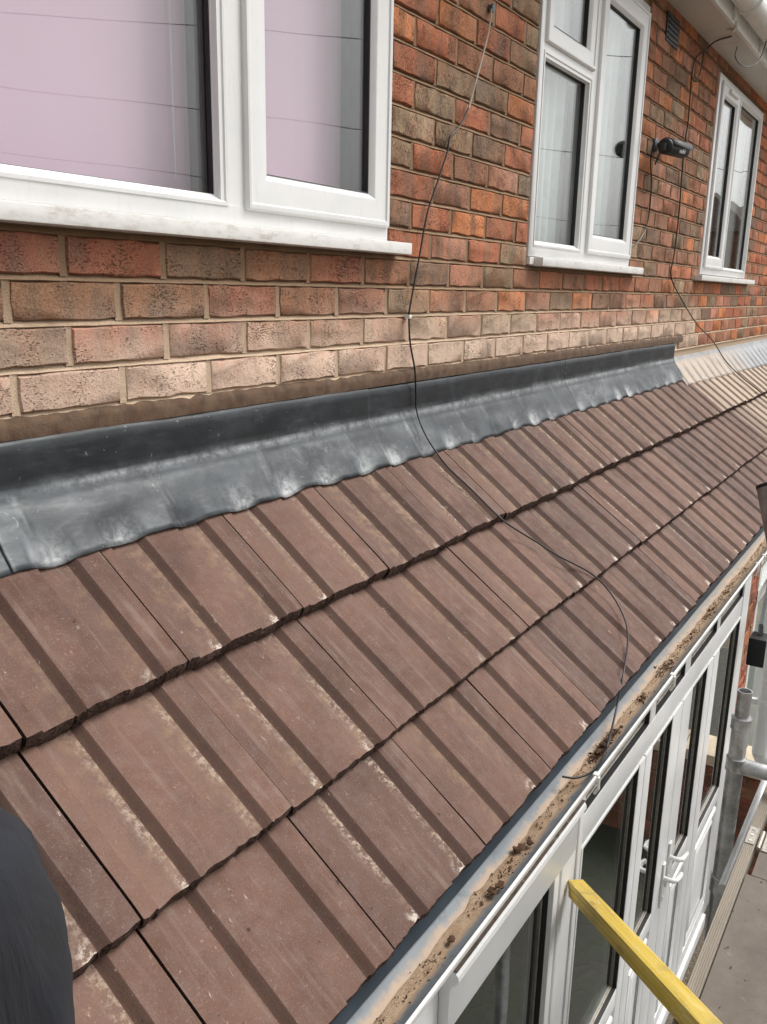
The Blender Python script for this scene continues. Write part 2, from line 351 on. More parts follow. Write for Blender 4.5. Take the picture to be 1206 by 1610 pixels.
def make_yellow():
    k = NT('yellow_painted_timber'); ob = k.coord()
    n1 = k.noise(k.vscale(ob, (2.0, 40, 40)), 1.0, 5, .6, 1.5); n2 = k.noise(ob, 60, 5, .7)
    c = k.mix(k.ramp(n1, .3, .75), (.54, .37, .035), (.66, .50, .13))
    c = k.mix(k.ramp(n2, .52, .74, 0, .55), c, (.62, .51, .27))
    vo = k.n('ShaderNodeTexVoronoi'); k.inp(vo.inputs['Vector'], k.vscale(ob, (5.5, 16, 16))); vo.inputs['Scale'].default_value = 1
    c = k.mix(k.ramp(vo.outputs['Distance'], .17, .10, 0, .75), c, (.36, .21, .05))
    c = k.mix(k.ramp(k.noise(ob, 14, 4), .57, .70, 0, .6), c, (.38, .29, .10))
    gr = k.noise(k.vscale(ob, (3.0, 160, 160)), 1.0, 4, .7, .6); c = k.mix(k.ramp(gr, .50, .64, 0, .75), c, (.34, .23, .05))
    c = k.mix(k.ramp(k.noise(k.vscale(ob, (25, 90, 90)), 1.0, 5, .75), .57, .68, 0, .85), c, (.62, .53, .36))
    return k.fin(c, .62, 0, k.bump(n1, .3, .0015))
def make_metal(name='scaffold_aluminium', c=(.52, .525, .53)):
    k = NT(name); pos = k.n('ShaderNodeNewGeometry').outputs['Position']; n1 = k.noise(pos, 13, 6, .7); n2 = k.noise(k.vscale(pos, (60, 60, 6)), 1.0, 4, .6)
    cc = k.mix(k.ramp(n1, .35, .65), tuple(x*.7 for x in c), tuple(x*1.25 for x in c)); cc = k.mix(k.ramp(n2, .56, .75, 0, .5), cc, (.5, .5, .49))
    cc = k.mix(k.ramp(k.noise(pos, 90, 4, .7), .64, .72, 0, .7), cc, (.55, .54, .51))
    return k.fin(cc, k.ramp(n1, .3, .7, .32, .55), .7)
def make_ply():
    k = NT('worn_plywood_deck'); pos = k.n('ShaderNodeNewGeometry').outputs['Position']
    n1 = k.noise(pos, 6, 6, .65); n2 = k.noise(pos, 26, 6, .7); n3 = k.noise(pos, 300, 3, .7)
    c = k.mix(k.ramp(n1, .3, .7), (.115, .095, .08), (.175, .148, .125)); c = k.mix(k.ramp(n2, .60, .72, 0, .6), c, (.30, .24, .19))
    c = k.mix(k.ramp(n2, .40, .28, 0, .6), c, (.085, .058, .042)); c = k.mix(k.ramp(n3, .5, .75, 0, .3), c, (.24, .21, .18))
    return k.fin(c, .85, 0, k.bump(k.math('ADD', n3, n2), .4, .002))
def make_ground():
    k = NT('ground'); pos = k.n('ShaderNodeNewGeometry').outputs['Position']; n1 = k.noise(pos, 3, 6, .7); n2 = k.noise(pos, 70, 5, .75)
    c = k.mix(k.ramp(n1, .3, .7), (.11, .085, .06), (.17, .14, .105)); c = k.mix(k.ramp(n2, .4, .7), c, (.30, .26, .20)); 
    return k.fin(c, .95, 0, k.bump(n2, 1, .02))
def make_crazy():
    k = NT('crazy_paving'); pos = k.n('ShaderNodeNewGeometry').outputs['Position']
    vo = k.n('ShaderNodeTexVoronoi'); vo.feature = 'DISTANCE_TO_EDGE'; k.inp(vo.inputs['Vector'], k.vscale(pos, (7.5, 5.0, 0))); vo.inputs['Scale'].default_value = 1
    vc = k.n('ShaderNodeTexVoronoi'); k.inp(vc.inputs['Vector'], k.vscale(pos, (7.5, 5.0, 0))); vc.inputs['Scale'].default_value = 1
    t = k.sep(vc.outputs['Color'])[0]; c = k.mix(t, (.034, .034, .028), (.046, .044, .036))
    c = k.mix(k.ramp(k.noise(pos, 3.5, 5, .65), .45, .65, 0, .7), c, (.030, .045, .018)); c = k.mix(k.ramp(k.noise(pos, 25, 5), .4, .7, 0, .5), c, (.05, .045, .035))
    c = k.mix(k.ramp(vo.outputs['Distance'], .07, .0, 0, .18), c, k.mix(k.ramp(k.noise(pos, 2, 3), .4, .6), (.030, .042, .014), (.075, .058, .036)))
    return k.fin(c, .8, 0, k.bump(k.ramp(vo.outputs['Distance'], .0, .06), .3, .01))
def make_sand():
    k = NT('gutter_silt'); pos = k.n('ShaderNodeNewGeometry').outputs['Position']; n1 = k.noise(pos, 22, 5, .65); n2 = k.noise(pos, 400, 3, .8)
    c = k.mix(k.ramp(n1, .35, .65), (.40, .265, .165), (.50, .365, .25)); c = k.mix(k.ramp(n2, .55, .7, 0, .7), c, (.16, .10, .065))
    c = k.mix(k.ramp(n2, .42, .3, 0, .5), c, (.66, .55, .42))
    return k.fin(c, .95, 0, k.bump(n2, 1, .004))
def make_cloth():
    k = NT('navy_work_cloth'); ob = k.coord(); n1 = k.noise(k.vscale(ob, (14, 14, 3)), 1.0, 4, .6, .8); n2 = k.noise(ob, 900, 2)
    c = k.mix(k.ramp(n1, .3, .7), (.006, .007, .011), (.013, .016, .024)); c = k.mix(k.ramp(k.noise(ob, 7, 4), .5, .75, 0, .5), c, (.018, .016, .015))
    return k.fin(c, .85, 0, k.bump(k.math('ADD', n1, k.math('MULTIPLY', n2, .05)), .6, .015))

M = dict(brick=make_brick_mat(), mortar=make_mortar_mat(), tile=make_tile_mat(), tail=make_tail_mat(), lead=make_lead_mat(), oldlead=make_oldlead(),
    gut=make_gutter_mat(), upvc=make_upvc(), upvc2=make_upvc('porch_upvc', .25), sill=make_sill(), glass=make_glass('window_glass', boost=1.2), pglass=make_glass('porch_glass', (.70, .74, .72), 1.5, 1.6),
    net=make_net(), fbrick=make_brickwork(), roofing=make_roofing(), yellow=make_yellow(), metal=make_metal(), ply=make_ply(), ground=make_ground(),
    sand=make_sand(), crazy=make_crazy(), cloth=make_cloth(),
    chase=simple('damp_chase_mortar', (.098, .057, .034), .95, 0, .3, 30, 1.0, 240, (.15, .098, .062, .6), 22, .45, .6),
    pink=simple('pink_blind', (.82, .54, .69), .8, 0, .04, 2), gasket=simple('black_gasket', (.012, .012, .013), .5),
    dark=simple('dim_room', (.085, .09, .10), .9), reveal=simple('reveal_plaster', (.42, .43, .44), .8), pale=simple('pale_wall', (.34, .36, .31), .9, 0, .15, 3),
    grime=simple('grimy_ledge', (.10, .075, .06), .9, 0, .4, 40, .5, 200, (.40, .36, .32, .7), 30), innerslab=simple('dark_paving', (.055, .05, .045), .6, 0, .3, 5, .4, 60, (.14, .10, .06, .6), 5),
    cable=simple('black_cable_sheath', (.012, .012, .013), .4), cablew=simple('dusty_cable_sheath', (.50, .46, .40), .7),
    blackp=simple('black_plastic', (.007, .008, .010), .55), greyp=simple('dark_grey_plastic', (.07, .075, .085), .5), whitep=simple('white_plastic', (.78, .78, .76), .4, 0, .05, 9, 0, 100, (.4, .36, .3, .35)),
    soffit=simple('soffit_board', (.62, .60, .56), .5, 0, .06, 4, 0, 100, (.3, .27, .22, .4)), green=simple('green_plastic', (.006, .075, .05), .45),
    felt=simple('shaded_eaves_felt', (.030, .043, .056), .38, 0, .2, 6, .1, 40, (.09, .11, .12, .5)), moss=simple('brown_moss', (.085, .042, .02), .95, 0, .4, 90, .9, 400),
    edge=make_timber('weathered_edge_timber', (.20, .17, .135), (.30, .26, .21)), zinc=simple('zinc_plate', (.42, .39, .34), .5, .5, .2, 60, .2, 200, (.25, .15, .09, .6), 30),
    coping=simple('cream_coping', (.58, .48, .36), .85, 0, .15, 8, .4, 120), paint=simple('lens_glass', (.05, .055, .05), .1), roofdeck=simple('roof_felt', (.02, .02, .022), .9),
    skin=simple('skin', (.55, .33, .25), .55), hair=simple('hair', (.03, .02, .015), .7), boot=simple('boot', (.03, .022, .016), .6),
    leaf=simple('leaf', (.05, .085, .03), .7, 0, .4, 3), bark=simple('bark', (.11, .08, .06), .9), slab=simple('grey_paving', (.20, .19, .175), .9, 0, .2, 5, .4, 90), text=simple('white_print', (.8, .8, .8), .6))

# ------------------------------------------------------------------ dimensions
GZ = -3.56
TH = 0.7229; CT, ST = math.cos(TH), math.sin(TH); ZR = -0.36
TW, TX0 = 0.3109, -0.3392                       # tile cover width, a joint
SC = [0.3834, 0.6750, 0.9355]                   # tails of the three courses (distance down the slope)
SUNK = 0.026; SK = [0.026, 0.036, 0.026]; RH = 0.0108
def roofp(x, s, n): return Vector((x, -s*CT - n*ST, ZR - s*ST + n*CT))
def sm(a, b, t):
    t = max(0, min(1, (t-a)/(b-a))); return t*t*(3-2*t)
def prof(u):
    u = u % TW
    if u < .026: return .78
    if u < .033: return .78*(1-sm(.026, .033, u))
    if u < .0885: return .05*math.sin((u-.033)/.0555*math.pi)*-1
    if u < .104: return .75*(u-.0885)/.0155+.25*sm(.0885, .104, u)
    if u < .184: return 1+.10*math.sin((u-.104)/.080*math.pi)
    if u < .191: return 1-sm(.184, .191, u)
    if u < .244: return .05*math.sin((u-.191)/.053*math.pi)*-1
    if u < .2595: return .75*(u-.244)/.0155+.25*sm(.244, .2595, u)
    return 1+.06*math.sin((u-.2595)/.051*math.pi)

# ------------------------------------------------------------------ ground
g = MB(); g.add([(-400, -400, GZ), (400, -400, GZ), (400, 400, GZ), (-400, 400, GZ)], [(0, 1, 2, 3)])
tag(g.build('ground', M['ground']), kind='structure')
g = MB(); g.add([(-3, -9, GZ+.02), (8, -9, GZ+.02), (8, -.62, GZ+.02), (-3, -.62, GZ+.02), (-3, -9, GZ-.05), (8, -9, GZ-.05), (8, -.62, GZ-.05), (-3, -.62, GZ-.05)], [(0, 1, 2, 3), (0, 4, 5, 1), (1, 5, 6, 2), (2, 6, 7, 3), (3, 7, 4, 0)])
tag(g.build('pavement', M['crazy']), kind='structure')

# ------------------------------------------------------------------ house: wall and bricks
house = thing('brick_house', (2, 0.2, GZ), 'red brick house wall with white windows above the tiled porch roof', 'house')
OPEN = [(-1.40, 1.003, .085, 1.165), (1.903, 3.020, .085, 1.165), (4.335, 5.612, .085, 1.175)]
WX0, WX1, WZT = -1.6, 9.0, 1.30
wl = MB()
xs = sorted({WX0, WX1, *[o[0] for o in OPEN], *[o[1] for o in OPEN]})
zs = [-1.15, .085, 1.165, 1.175, WZT]
for a, b in zip(xs, xs[1:]):
    for c, d in zip(zs, zs[1:]):
        if any(a >= o[0]-1e-6 and b <= o[1]+1e-6 and c >= o[2]-1e-6 and d <= o[3]+1e-6 for o in OPEN): continue
        wl.box(a, b, .010, .11, c, d)
wall = wl.build('wall', M['mortar'], house)
# struck bed joints and perpends, real relief between the bricks
jm = MB()
def spans(z):                                     # solid stretches of wall at height z
    cut = sorted([(o[0], o[1]) for o in OPEN if o[2] < z < o[3]]); r = []; x = -.75
    for a, b in cut:
        if a > x: r.append((x, a))
        x = max(x, b)
    r.append((x, 8.4)); return r
for k in range(-4, 17):
    zb = .075*k
    for a, b in spans(zb+.001):
        n = max(2, int((b-a)/.02)); 
        def fn(i, j, a=a, b=b, n=n, zb=zb):
            x = a+(b-a)*i/(n-1); q = nz(x*9, zb*31)*.0016; q2 = nz(x*30, zb*17+5)*.0012
            return [(x, .0105, zb+.0062), (x, .0075+q, zb+.0045+q2), (x, .0005+q, zb-.004+q2), (x, .0065, zb-.0065+q2)][j]
        jm.grid(n, 4, fn)
bl = tag(jm.build('mortar_joint', M['mortar'], wall, 60), kind='stuff')

PAL = [((.42, .135, .066), 3.0), ((.54, .185, .068), 2.2), ((.31, .135, .074), 2.6), ((.25, .165, .10), 2.0), ((.43, .19, .12), 1.8), ((.20, .12, .08), 1.2), ((.32, .225, .14), .9)]
def pick(rng):
    t = rng.random()*sum(p[1] for p in PAL)
    for c, wt in PAL:
        t -= wt
        if t <= 0: break
    s = rng.uniform(.92, 1.26); return tuple(x*s for x in c)+(1,)
BM = {}
def brick_mesh(L, var, H=.0632, D=.032):
    key = (round(L, 4), var, H)
    if key in BM: return BM[key]
    rng = random.Random(hash((round(L*1e4), var)) & 0xffff)
    nx = max(2, min(7, int(L/.032))); out = []
    for i in range(nx): out.append((-L/2+L*i/nx, -H/2))
    for i in range(2): out.append((L/2, -H/2+H*i/2))
    for i in range(nx): out.append((L/2-L*i/nx, H/2))
    for i in range(2): out.append((-L/2, H/2-H*i/2))
    n = len(out); j = .0021
    out = [(x+rng.uniform(-j, j), z+rng.uniform(-j, j)) for x, z in out]
    v = [(x, D, z) for x, z in out]+[(x, .0042+rng.uniform(-.0008, .0008), z) for x, z in out]
    ins = []
    for x, z in out:
        e = .0026+rng.uniform(-.001, .0016); ins.append((x-math.copysign(min(e, abs(x)), x) if abs(x) > L/2-.004 else x, rng.uniform(-.0006, .0006), z-math.copysign(e, z) if abs(z) > H/2-.004 else z))
    v += ins; f = []
    for a in range(2):
        for i in range(n): f.append((a*n+i, a*n+(i+1) % n, (a+1)*n+(i+1) % n, (a+1)*n+i))
    f.append(tuple(range(2*n, 3*n)))
    b = MB(); b.v = v; b.f = f
    me = b.mesh('brick', M['brick'], 50); BM[key] = me; return me
rng = random.Random(11)
far = MB(); farcol = []; pf = MB()
nb = 0
for k in range(-4, 17):
    z0 = .075*k; zc = z0+.0375; off = 0 if k % 2 == 0 else .1125
    for a, b in spans(zc):
        i = math.floor((a-off)/.225)-1
        while True:
            x0 = off+i*.225+.006; x1 = x0+.213; i += 1
            if x0 > b: break
            l, r = max(x0, a+.003), min(x1, b-.003)
            if r-l < .022: continue
            if k == -4 and l < 3.96: continue
            xc = (l+r)/2
            # only what the picture can show
            if xc < 1.0 and k > 0: continue
            if 1.0 < xc < 1.9 and z0 > 1.2: continue
            me = brick_mesh(r-l, 0 if r-l < .21 else rng.randrange(8))
            dy = rng.uniform(-.0016, .0016)
            if r < b-.02:
                w1_ = nz(r*13, z0*17)*.0012; pf.add([(r-.002, .0035+w1_, z0+.003), (r+.014, .0030+w1_, z0+.003), (r+.014, .0032-w1_, z0+.072), (r-.002, .0022+w1_, z0+.072)], [(0, 1, 2, 3)])
            cc = pick(rng)
            if k in (-2, -3) and xc < 1.2 and rng.random() < .7: cc = tuple(x*rng.uniform(.9, 1.1) for x in rng.choice([(.46, .17, .11), (.40, .19, .13), (.43, .22, .16)]))+(1,)
            if k in (0, -1) and xc < 1.0: cc = tuple(x*rng.uniform(.85, 1.1) for x in rng.choice([(.31, .135, .08), (.26, .15, .09), (.36, .14, .085), (.28, .155, .092)]))+(1,)
            if xc > 4.45:
                far.add([(xc+p.co.x, dy+p.co.y, zc+p.co.z) for p in me.vertices], [tuple(p.vertices) for p in me.polygons]); farcol += [cc]*len(me.polygons); continue
            o = bpy.data.objects.new('brick', me); link(o, wall, (xc, dy, zc)); o.color = cc; nb += 1
tag(pf.build('mortar_joint', M['mortar'], wall), kind='stuff')
def far_mat():
    k = NT('brick_far'); at = k.n('ShaderNodeAttribute'); at.attribute_name = 'tone'; pos = k.n('ShaderNodeNewGeometry').outputs['Position']
    n1 = k.noise(k.vscale(pos, (40, 40, 12)), 1.0, 4, .6); n2 = k.noise(k.vscale(pos, (160, 160, 90)), 1, 4, .6)
    c = k.mix(k.ramp(n1, .4, .65, 0, .45), at.outputs['Color'], (.14, .10, .08)); c = k.mix(k.ramp(n2, .58, .68, 0, .8), c, (.05, .03, .025))
    return k.fin(c, .92, 0, k.bump(n2, .8, .003), .25)
fm = far.mesh('brickwork', far_mat(), 50)
ca = fm.color_attributes.new('tone', 'FLOAT_COLOR', 'CORNER')
for p in fm.polygons:
    for li in p.loop_indices: ca.data[li].color = farcol[p.index]
tag(link(bpy.data.objects.new('brickwork', fm), wall), kind='stuff')

# mortar chase over the lead
cm = MB(); n = 900
def cf(i, j):
    x = -1.5+5.62*i/(n-1); q = nz(x*7, 3)*.003; q2 = nz(x*34, 9)*.0014
    q3 = nz(x*90, 5)*.0011
    zz = [-.2225+q2*.8, -.2275+q+q2+q3, -.240+q3, -.2600+q*.5]; yy = [.008, -.0015-q2*2+q3, -.0055+nz(x*15, j*3)*.0025+nz(x*70, j*3)*.0012, -.003]
    return (x, yy[j], zz[j])
cm.grid(n, 4, cf); cm.build('chase_mortar', M['chase'], house, 60)

# ------------------------------------------------------------------ lead flashing
CREASE = [TX0+i*TW/2+d for i, d in zip(range(-3, 30), [.19, .03, .18, .20, .04, .19, .02, .18, .035, .2, .19]*3)]
def lead_sheet(x0, x1, lift, name='lead_flashing', old=False):
    b = MB(); nx = int((x1-x0)/.0035)+1; wear_sheen = []
    NT_ = 22
    def fn(i, j):
        x = x0+(x1-x0)*i/(nx-1)
        q = nz(x*5.1, 1.3)*.0035+nz(x*21, 4)*.0012
        S = (.124+nz(x*6, 8)*.007+nz(x*29, 2)*.002) if not old else .158+(x-4)*.015
        zt = -.2555+q if not old else -.352
        p = (sum(prof(x-TX0+d*.004) for d in range(-4, 5))/9 if not old else prof(x-TX0)); tn = -SUNK*(SC[0]-S)/(SC[1]-SC[0])
        w_ = 0; u_ = 0
        if j < 7:
            t = j/6; z = zt+(-.3385-zt)*t; y = -.0042-.0008*math.sin(t*3.1)+nz(x*3.3, z*12)*.0014-lift; u_ = 1
            if j == 0: y = .004
            w_ = .55*sm(.85, 1, t)*max(0, nz(x*4, 7)+.35)
            P = Vector((x, y, z))
        elif j < 11:
            t = (j-6)/4; a = Vector((x, -.005-lift, -.3385)); m_ = Vector((x, -.0055-lift, -.3475)); c_ = roofp(x, .013, .0065+lift)
            P = a*(1-t)**2+m_*2*t*(1-t)+c_*t*t; w_ = .85*math.sin(t*math.pi)**2*(.55+.9*max(-.4, nz(x*3.1, 22)))  # bright crease: rubbed wear plus a painted highlight
        else:
            t = (j-10)/(NT_-11); s = .013+(S-.013)*t; amp = (sm(.30, 1.0, t)**1.3 if not old else sm(-.2, .5, t))
            nn = .0065*(1-t)+(tn+.0045)*t - RH*(1-p)*amp + nz(x*8, s*25)*.0022*(1-amp)
            nn += .0020*math.sin(t*math.pi)*nz(x*16, 40)+sum(.0016*math.exp(-((x-cx)/.008)**2) for cx in CREASE if abs(x-cx) < .03)*sm(0, .3, t)*(1-.3*t)
            P = roofp(x, s, nn+lift)
            chan = max(0, 1-p); w_ = chan**1.2*sm(.35, 1.0, t)*max(0, .62+1.5*nz(x*2.9, 31)) + .22*max(0, nz(x*5, s*22+3)+.05) + .55*max(0, nz(x*2.3, 50+s*9)-.05)*math.sin(min(1, t)*math.pi) + .25*(1-sm(0, .2, t))*max(0, nz(x*3.1, 22)+.3)  # broad sheen patches painted into the colour along with burnished wear
        if not old:
            ed = min(x-x0, x1-x); lp = math.exp(-(ed/.006)**2)
            w_ += .45*lp*(.6+.6*nz(j*.7, x*3))
            if j >= 9:
                for cx in CREASE:
                    w_ += .20*math.exp(-((x-cx-.02*math.sin(cx*9)*(j-9)/12)/.0035)**2)*max(0, .45+nz(cx*7, j*.35))
        wear_sheen.append((min(1, max(0, w_)), u_, 0)); return P
    b.grid(nx, NT_, fn)
    o = b.build(name, M['oldlead'] if old else M['lead'], house, 70)
    me = o.data; at = me.attributes.new('wear_sheen', 'FLOAT_VECTOR', 'POINT')
    for i, wv in enumerate(wear_sheen): at.data[i].vector = wv
    md = o.modifiers.new('thickness', 'SOLIDIFY'); md.thickness = .0018; md.offset = 1 if not old else 0
    return o
for a, b, l in ((-1.45, -.115, 0), (-.20, .925, .0016), (.835, 2.42, .0004), (2.33, 3.955, .0014)): lead_sheet(a, b, l)
tag(lead_sheet(3.93, 8.3, -.002, 'old_flashing', True), 'old pale lead flashing coated with sand')

# ------------------------------------------------------------------ windows
def pane(name, x0, x1, z0, z1, y, parent, mat): 
    b = MB(); b.box(x0, x1, y, y+.004, z0, z1); return b.build(name, mat, parent)
OUTER = [(0, .06), (0, -.004), (.003, -.006), (.037, -.006), (.038, -.005), (.038, .05)]
def outer_frame(parent, o, y=0.0, name='frame', mat='upvc'):
    b = MB(); b.ring(o[0]+.002, o[1]-.002, o[2]+.030, o[3]-.002, [(d, yy+y) for d, yy in OUTER]); return b.build(name, M[mat], parent, 35)
def sash(parent, x0, x1, z0, z1, y=0.0, wdt=.072, mat='upvc', gmat='glass', name='sash'):
    p = [(0, .02), (0, -.012), (.004, -.017), (.009, -.018), (.014, -.0165), (.016, -.013), (wdt-.016, -.012), (wdt-.012, -.010), (wdt-.002, .002), (wdt, .004), (wdt, .03)]
    b = MB(); b.ring(x0, x1, z0, z1, [(d, yy+y) for d, yy in p]); s = b.build(name, M[mat], parent, 35)
    b = MB(); b.ring(x0+wdt-.001, x1-wdt+.001, z0+wdt-.001, z1-wdt+.001, [(0, .003+y), (0, .001+y), (.002, .002+y), (.002, .02+y)]); b.build('gasket', M['gasket'], s)
    b = MB(); b.box(x1-wdt-.001, x1-wdt+.012, y+.017, y+.06, z0+wdt, z1-wdt); b.build('inner_shade_strip', M['gasket'], s)  # black plate stands in for the shade inside the sash
    pane('pane', x0+wdt-.004, x1-wdt+.004, z0+wdt-.004, z1-wdt+.004, y+.010, s, M[gmat]); return s
def fixed(parent, x0, x1, z0, z1, y=0.0, gmat='glass'):
    b = MB(); b.ring(x0-.021, x1+.021, z0-.021, z1+.021, [(0, .02+y), (0, -.0085+y), (.003, -.0095+y), (.007, -.0085+y), (.010, -.005+y), (.019, .008+y), (.021, .010+y), (.021, .018+y)]); s = b.build('glazing_bead', M['upvc'], parent, 35)
    b = MB(); b.ring(x0-.001, x1+.001, z0-.001, z1+.001, [(0, .013+y), (.002, .012+y), (.002, .03+y)]); b.build('gasket', M['gasket'], s)
    b = MB(); b.box(x1-.001, x1+.010, y+.025, y+.075, z0, z1); b.build('inner_shade_strip', M['gasket'], s)  # dark plate behind the bead, painted shade on the frame's inner side
    pane('pane', x0, x1, z0, z1, y+.02, parent, M[gmat])
def mullion(parent, x0, x1, z0, z1, y=0.0, horiz=False, mat='upvc'):
    b = MB(); b.box(x0, x1, y-.0055, y+.05, z0, z1); return b.build('mullion' if not horiz else 'transom', M[mat], parent)
def room(parent, o, depth=.9, name='room'):
    b = MB(); x0, x1, z0, z1 = o; y0, y1 = .062, depth
    b.add([(x0-.1, y1, z0-.5), (x1+.5, y1, z0-.5), (x1+.5, y1, z1+.1), (x0-.1, y1, z1+.1)], [(0, 1, 2, 3)])
    for a in ((x0-.1, x0-.09), (x1+.49, x1+.5)): b.box(a[0], a[1], .13, y1, z0-.5, z1+.1)
    b.box(x0-.1, x1+.5, .13, y1, z0-.52, z0-.5); b.box(x0-.1, x1+.5, .13, y1, z1+.1, z1+.12)
    b.build(name, M['dark'], parent)
    b = MB(); b.box(x0-.02, x0, .061, .2, z0, z1); b.box(x1, x1+.02, .061, .2, z0, z1); b.box(x0, x1, .061, .2, z0-.02, z0); b.box(x0, x1, .061, .2, z1, z1+.02); b.build('reveal', M['reveal'], parent)
def sill(parent, x0, x1, z1, thick=.029, y=-.044):
    b = MB(); b.box(x0, x1, y, .06, z1-thick, z1, .003); return b.build('sill', M['sill'], parent, 40)
def win(loc, label):
    e = bpy.data.objects.new('window', None); link(e, house, loc); e['label'] = label; return e
# window with the pink blind
w1 = win((0, 0, .1), 'white window with a pink blind behind the glass')
o = OPEN[0]; outer_frame(w1, o); mullion(w1, .3795, .46, o[2]+.067, o[3]-.039)
fixed(w1, o[0]+.058, .378, .170, o[3]-.055); sash(w1, .449, .994, .146, o[3]-.03, wdt=.078)
sill(w1, -1.5, 1.062, .1115); room(w1, o)
for a, b_ in ((o[0]+.03, .437), (.50, .935)):
    b = MB(); n = 40
    def bf(i, j, a=a, b_=b_): return (a+(b_-a)*i/(n-1), .100+nz(i*.3, j*.2+a)*.002, .10+1.06*j/9)
    b.grid(n, 10, bf); q = b.build('blind', M['pink'], w1, 60)
b = MB(); b.tube([(.35+.1*0, .088, .2), (.35, .088, 1.1)], .0012, 5); b.build('blind_cord', M['whitep'], w1)
# window with net curtains
w2 = win((2.4, 0, .1), 'white three-light window with grey net curtains')
o = OPEN[1]; outer_frame(w2, o); mullion(w2, 2.3755, 2.456, o[2]+.067, o[3]-.039); mullion(w2, o[0]+.039, 2.3755, .7485, .805, horiz=True)
fixed(w2, o[0]+.055, 2.374, .170, .747); sash(w2, o[0]+.035, 2.398, .792, o[3]-.03, wdt=.068); sash(w2, 2.448, 3.004, .146, o[3]-.03, wdt=.078)
sill(w2, 1.945, 3.125, .1115); room(w2, o)
b = MB(); b.box(1.905, 1.943, -.012, .05, .086, .112, .003); b.build('sill_upstand', M['sill'], w2)
def curtain(parent, x0, x1, z0, z1, y, seed):
    b = MB(); n = int((x1-x0)/.006)
    def f(i, j):
        x = x0+(x1-x0)*i/(n-1); t = j/11; return (x, y+.016*math.sin(x*88+2*nz(x*5, seed))*(.6+.4*t)+.008*nz(x*30, t*2+seed), z0+(z1-z0)*t)
    b.grid(n, 12, f); return b.build('net_curtain', M['net'], parent, 80)
curtain(w2, o[0]+.01, o[1]+.15, .09, 1.15, .092, 3)
# third window
w3 = win((5, 0, .1), 'white two-light window close under the soffit')
o = OPEN[2]; outer_frame(w3, o); mullion(w3, 4.85, 4.9215, o[2]+.067, o[3]-.039); sash(w3, 4.392, 4.868, .150, o[3]-.03, wdt=.075); fixed(w3, 4.923, o[1]-.055, .170, o[3]-.055)
sill(w3, 4.24, 5.79, .1075); room(w3, o); curtain(w3, o[0]+.01, o[1]+.3, .09, 1.15, .095, 9)
b = MB(); b.box(4.55, 4.75, -.028, -.004, 1.105, 1.125, .003); b.build('trickle_vent', M['upvc'], w3)

# ------------------------------------------------------------------ eaves of the house
b = MB(); b.box(-1.6, 9, -.165, .02, 1.25, 1.262); b.build('soffit', M['soffit'], house)
b = MB(); b.box(-1.6, 9, -.186, -.166, 1.243, 1.42, .003); b.build('fascia', M['whitep'], house)
b = MB(); pts = []; n = 14
for x in (-1.6, 9):
    for i in range(n): 
        a = math.pi+math.pi*i/(n-1); pts.append((x, -.245+.056*math.cos(a), 1.335+.056*math.sin(a)))
    for i in range(n):
        a = 2*math.pi-math.pi*i/(n-1); pts.append((x, -.245+.052*math.cos(a), 1.335+.052*math.sin(a)))
m_ = 2*n; b.add(pts, [(i, (i+1) % m_, m_+(i+1) % m_, m_+i) for i in range(m_)])
eg = b.build('eaves_gutter', M['whitep'], house, 40)
for x in (3.70, 4.35):
    b = MB(); b.tube([(x, -.245+.060*math.cos(a), 1.335+.060*math.sin(a)) for a in [math.pi+math.pi*i/12 for i in range(13)]], .008, 6); b.box(x-.012, x+.012, -.20, -.187, 1.25, 1.34); b.build('gutter_bracket', M['whitep'], eg)
b = MB(); b.box(-1.6, 9, -.187, .5, 1.425, 1.44); b.build('roof_edge', M['roofdeck'], house)
# air brick
b = MB(); b.box(3.275, 3.47, -.006, .02, 1.095, 1.215, .003)
for i in range(5): b.box(3.29, 3.455, -.011, -.006, 1.108+i*.021, 1.114+i*.021)
b.build('air_vent', M['blackp'], house)

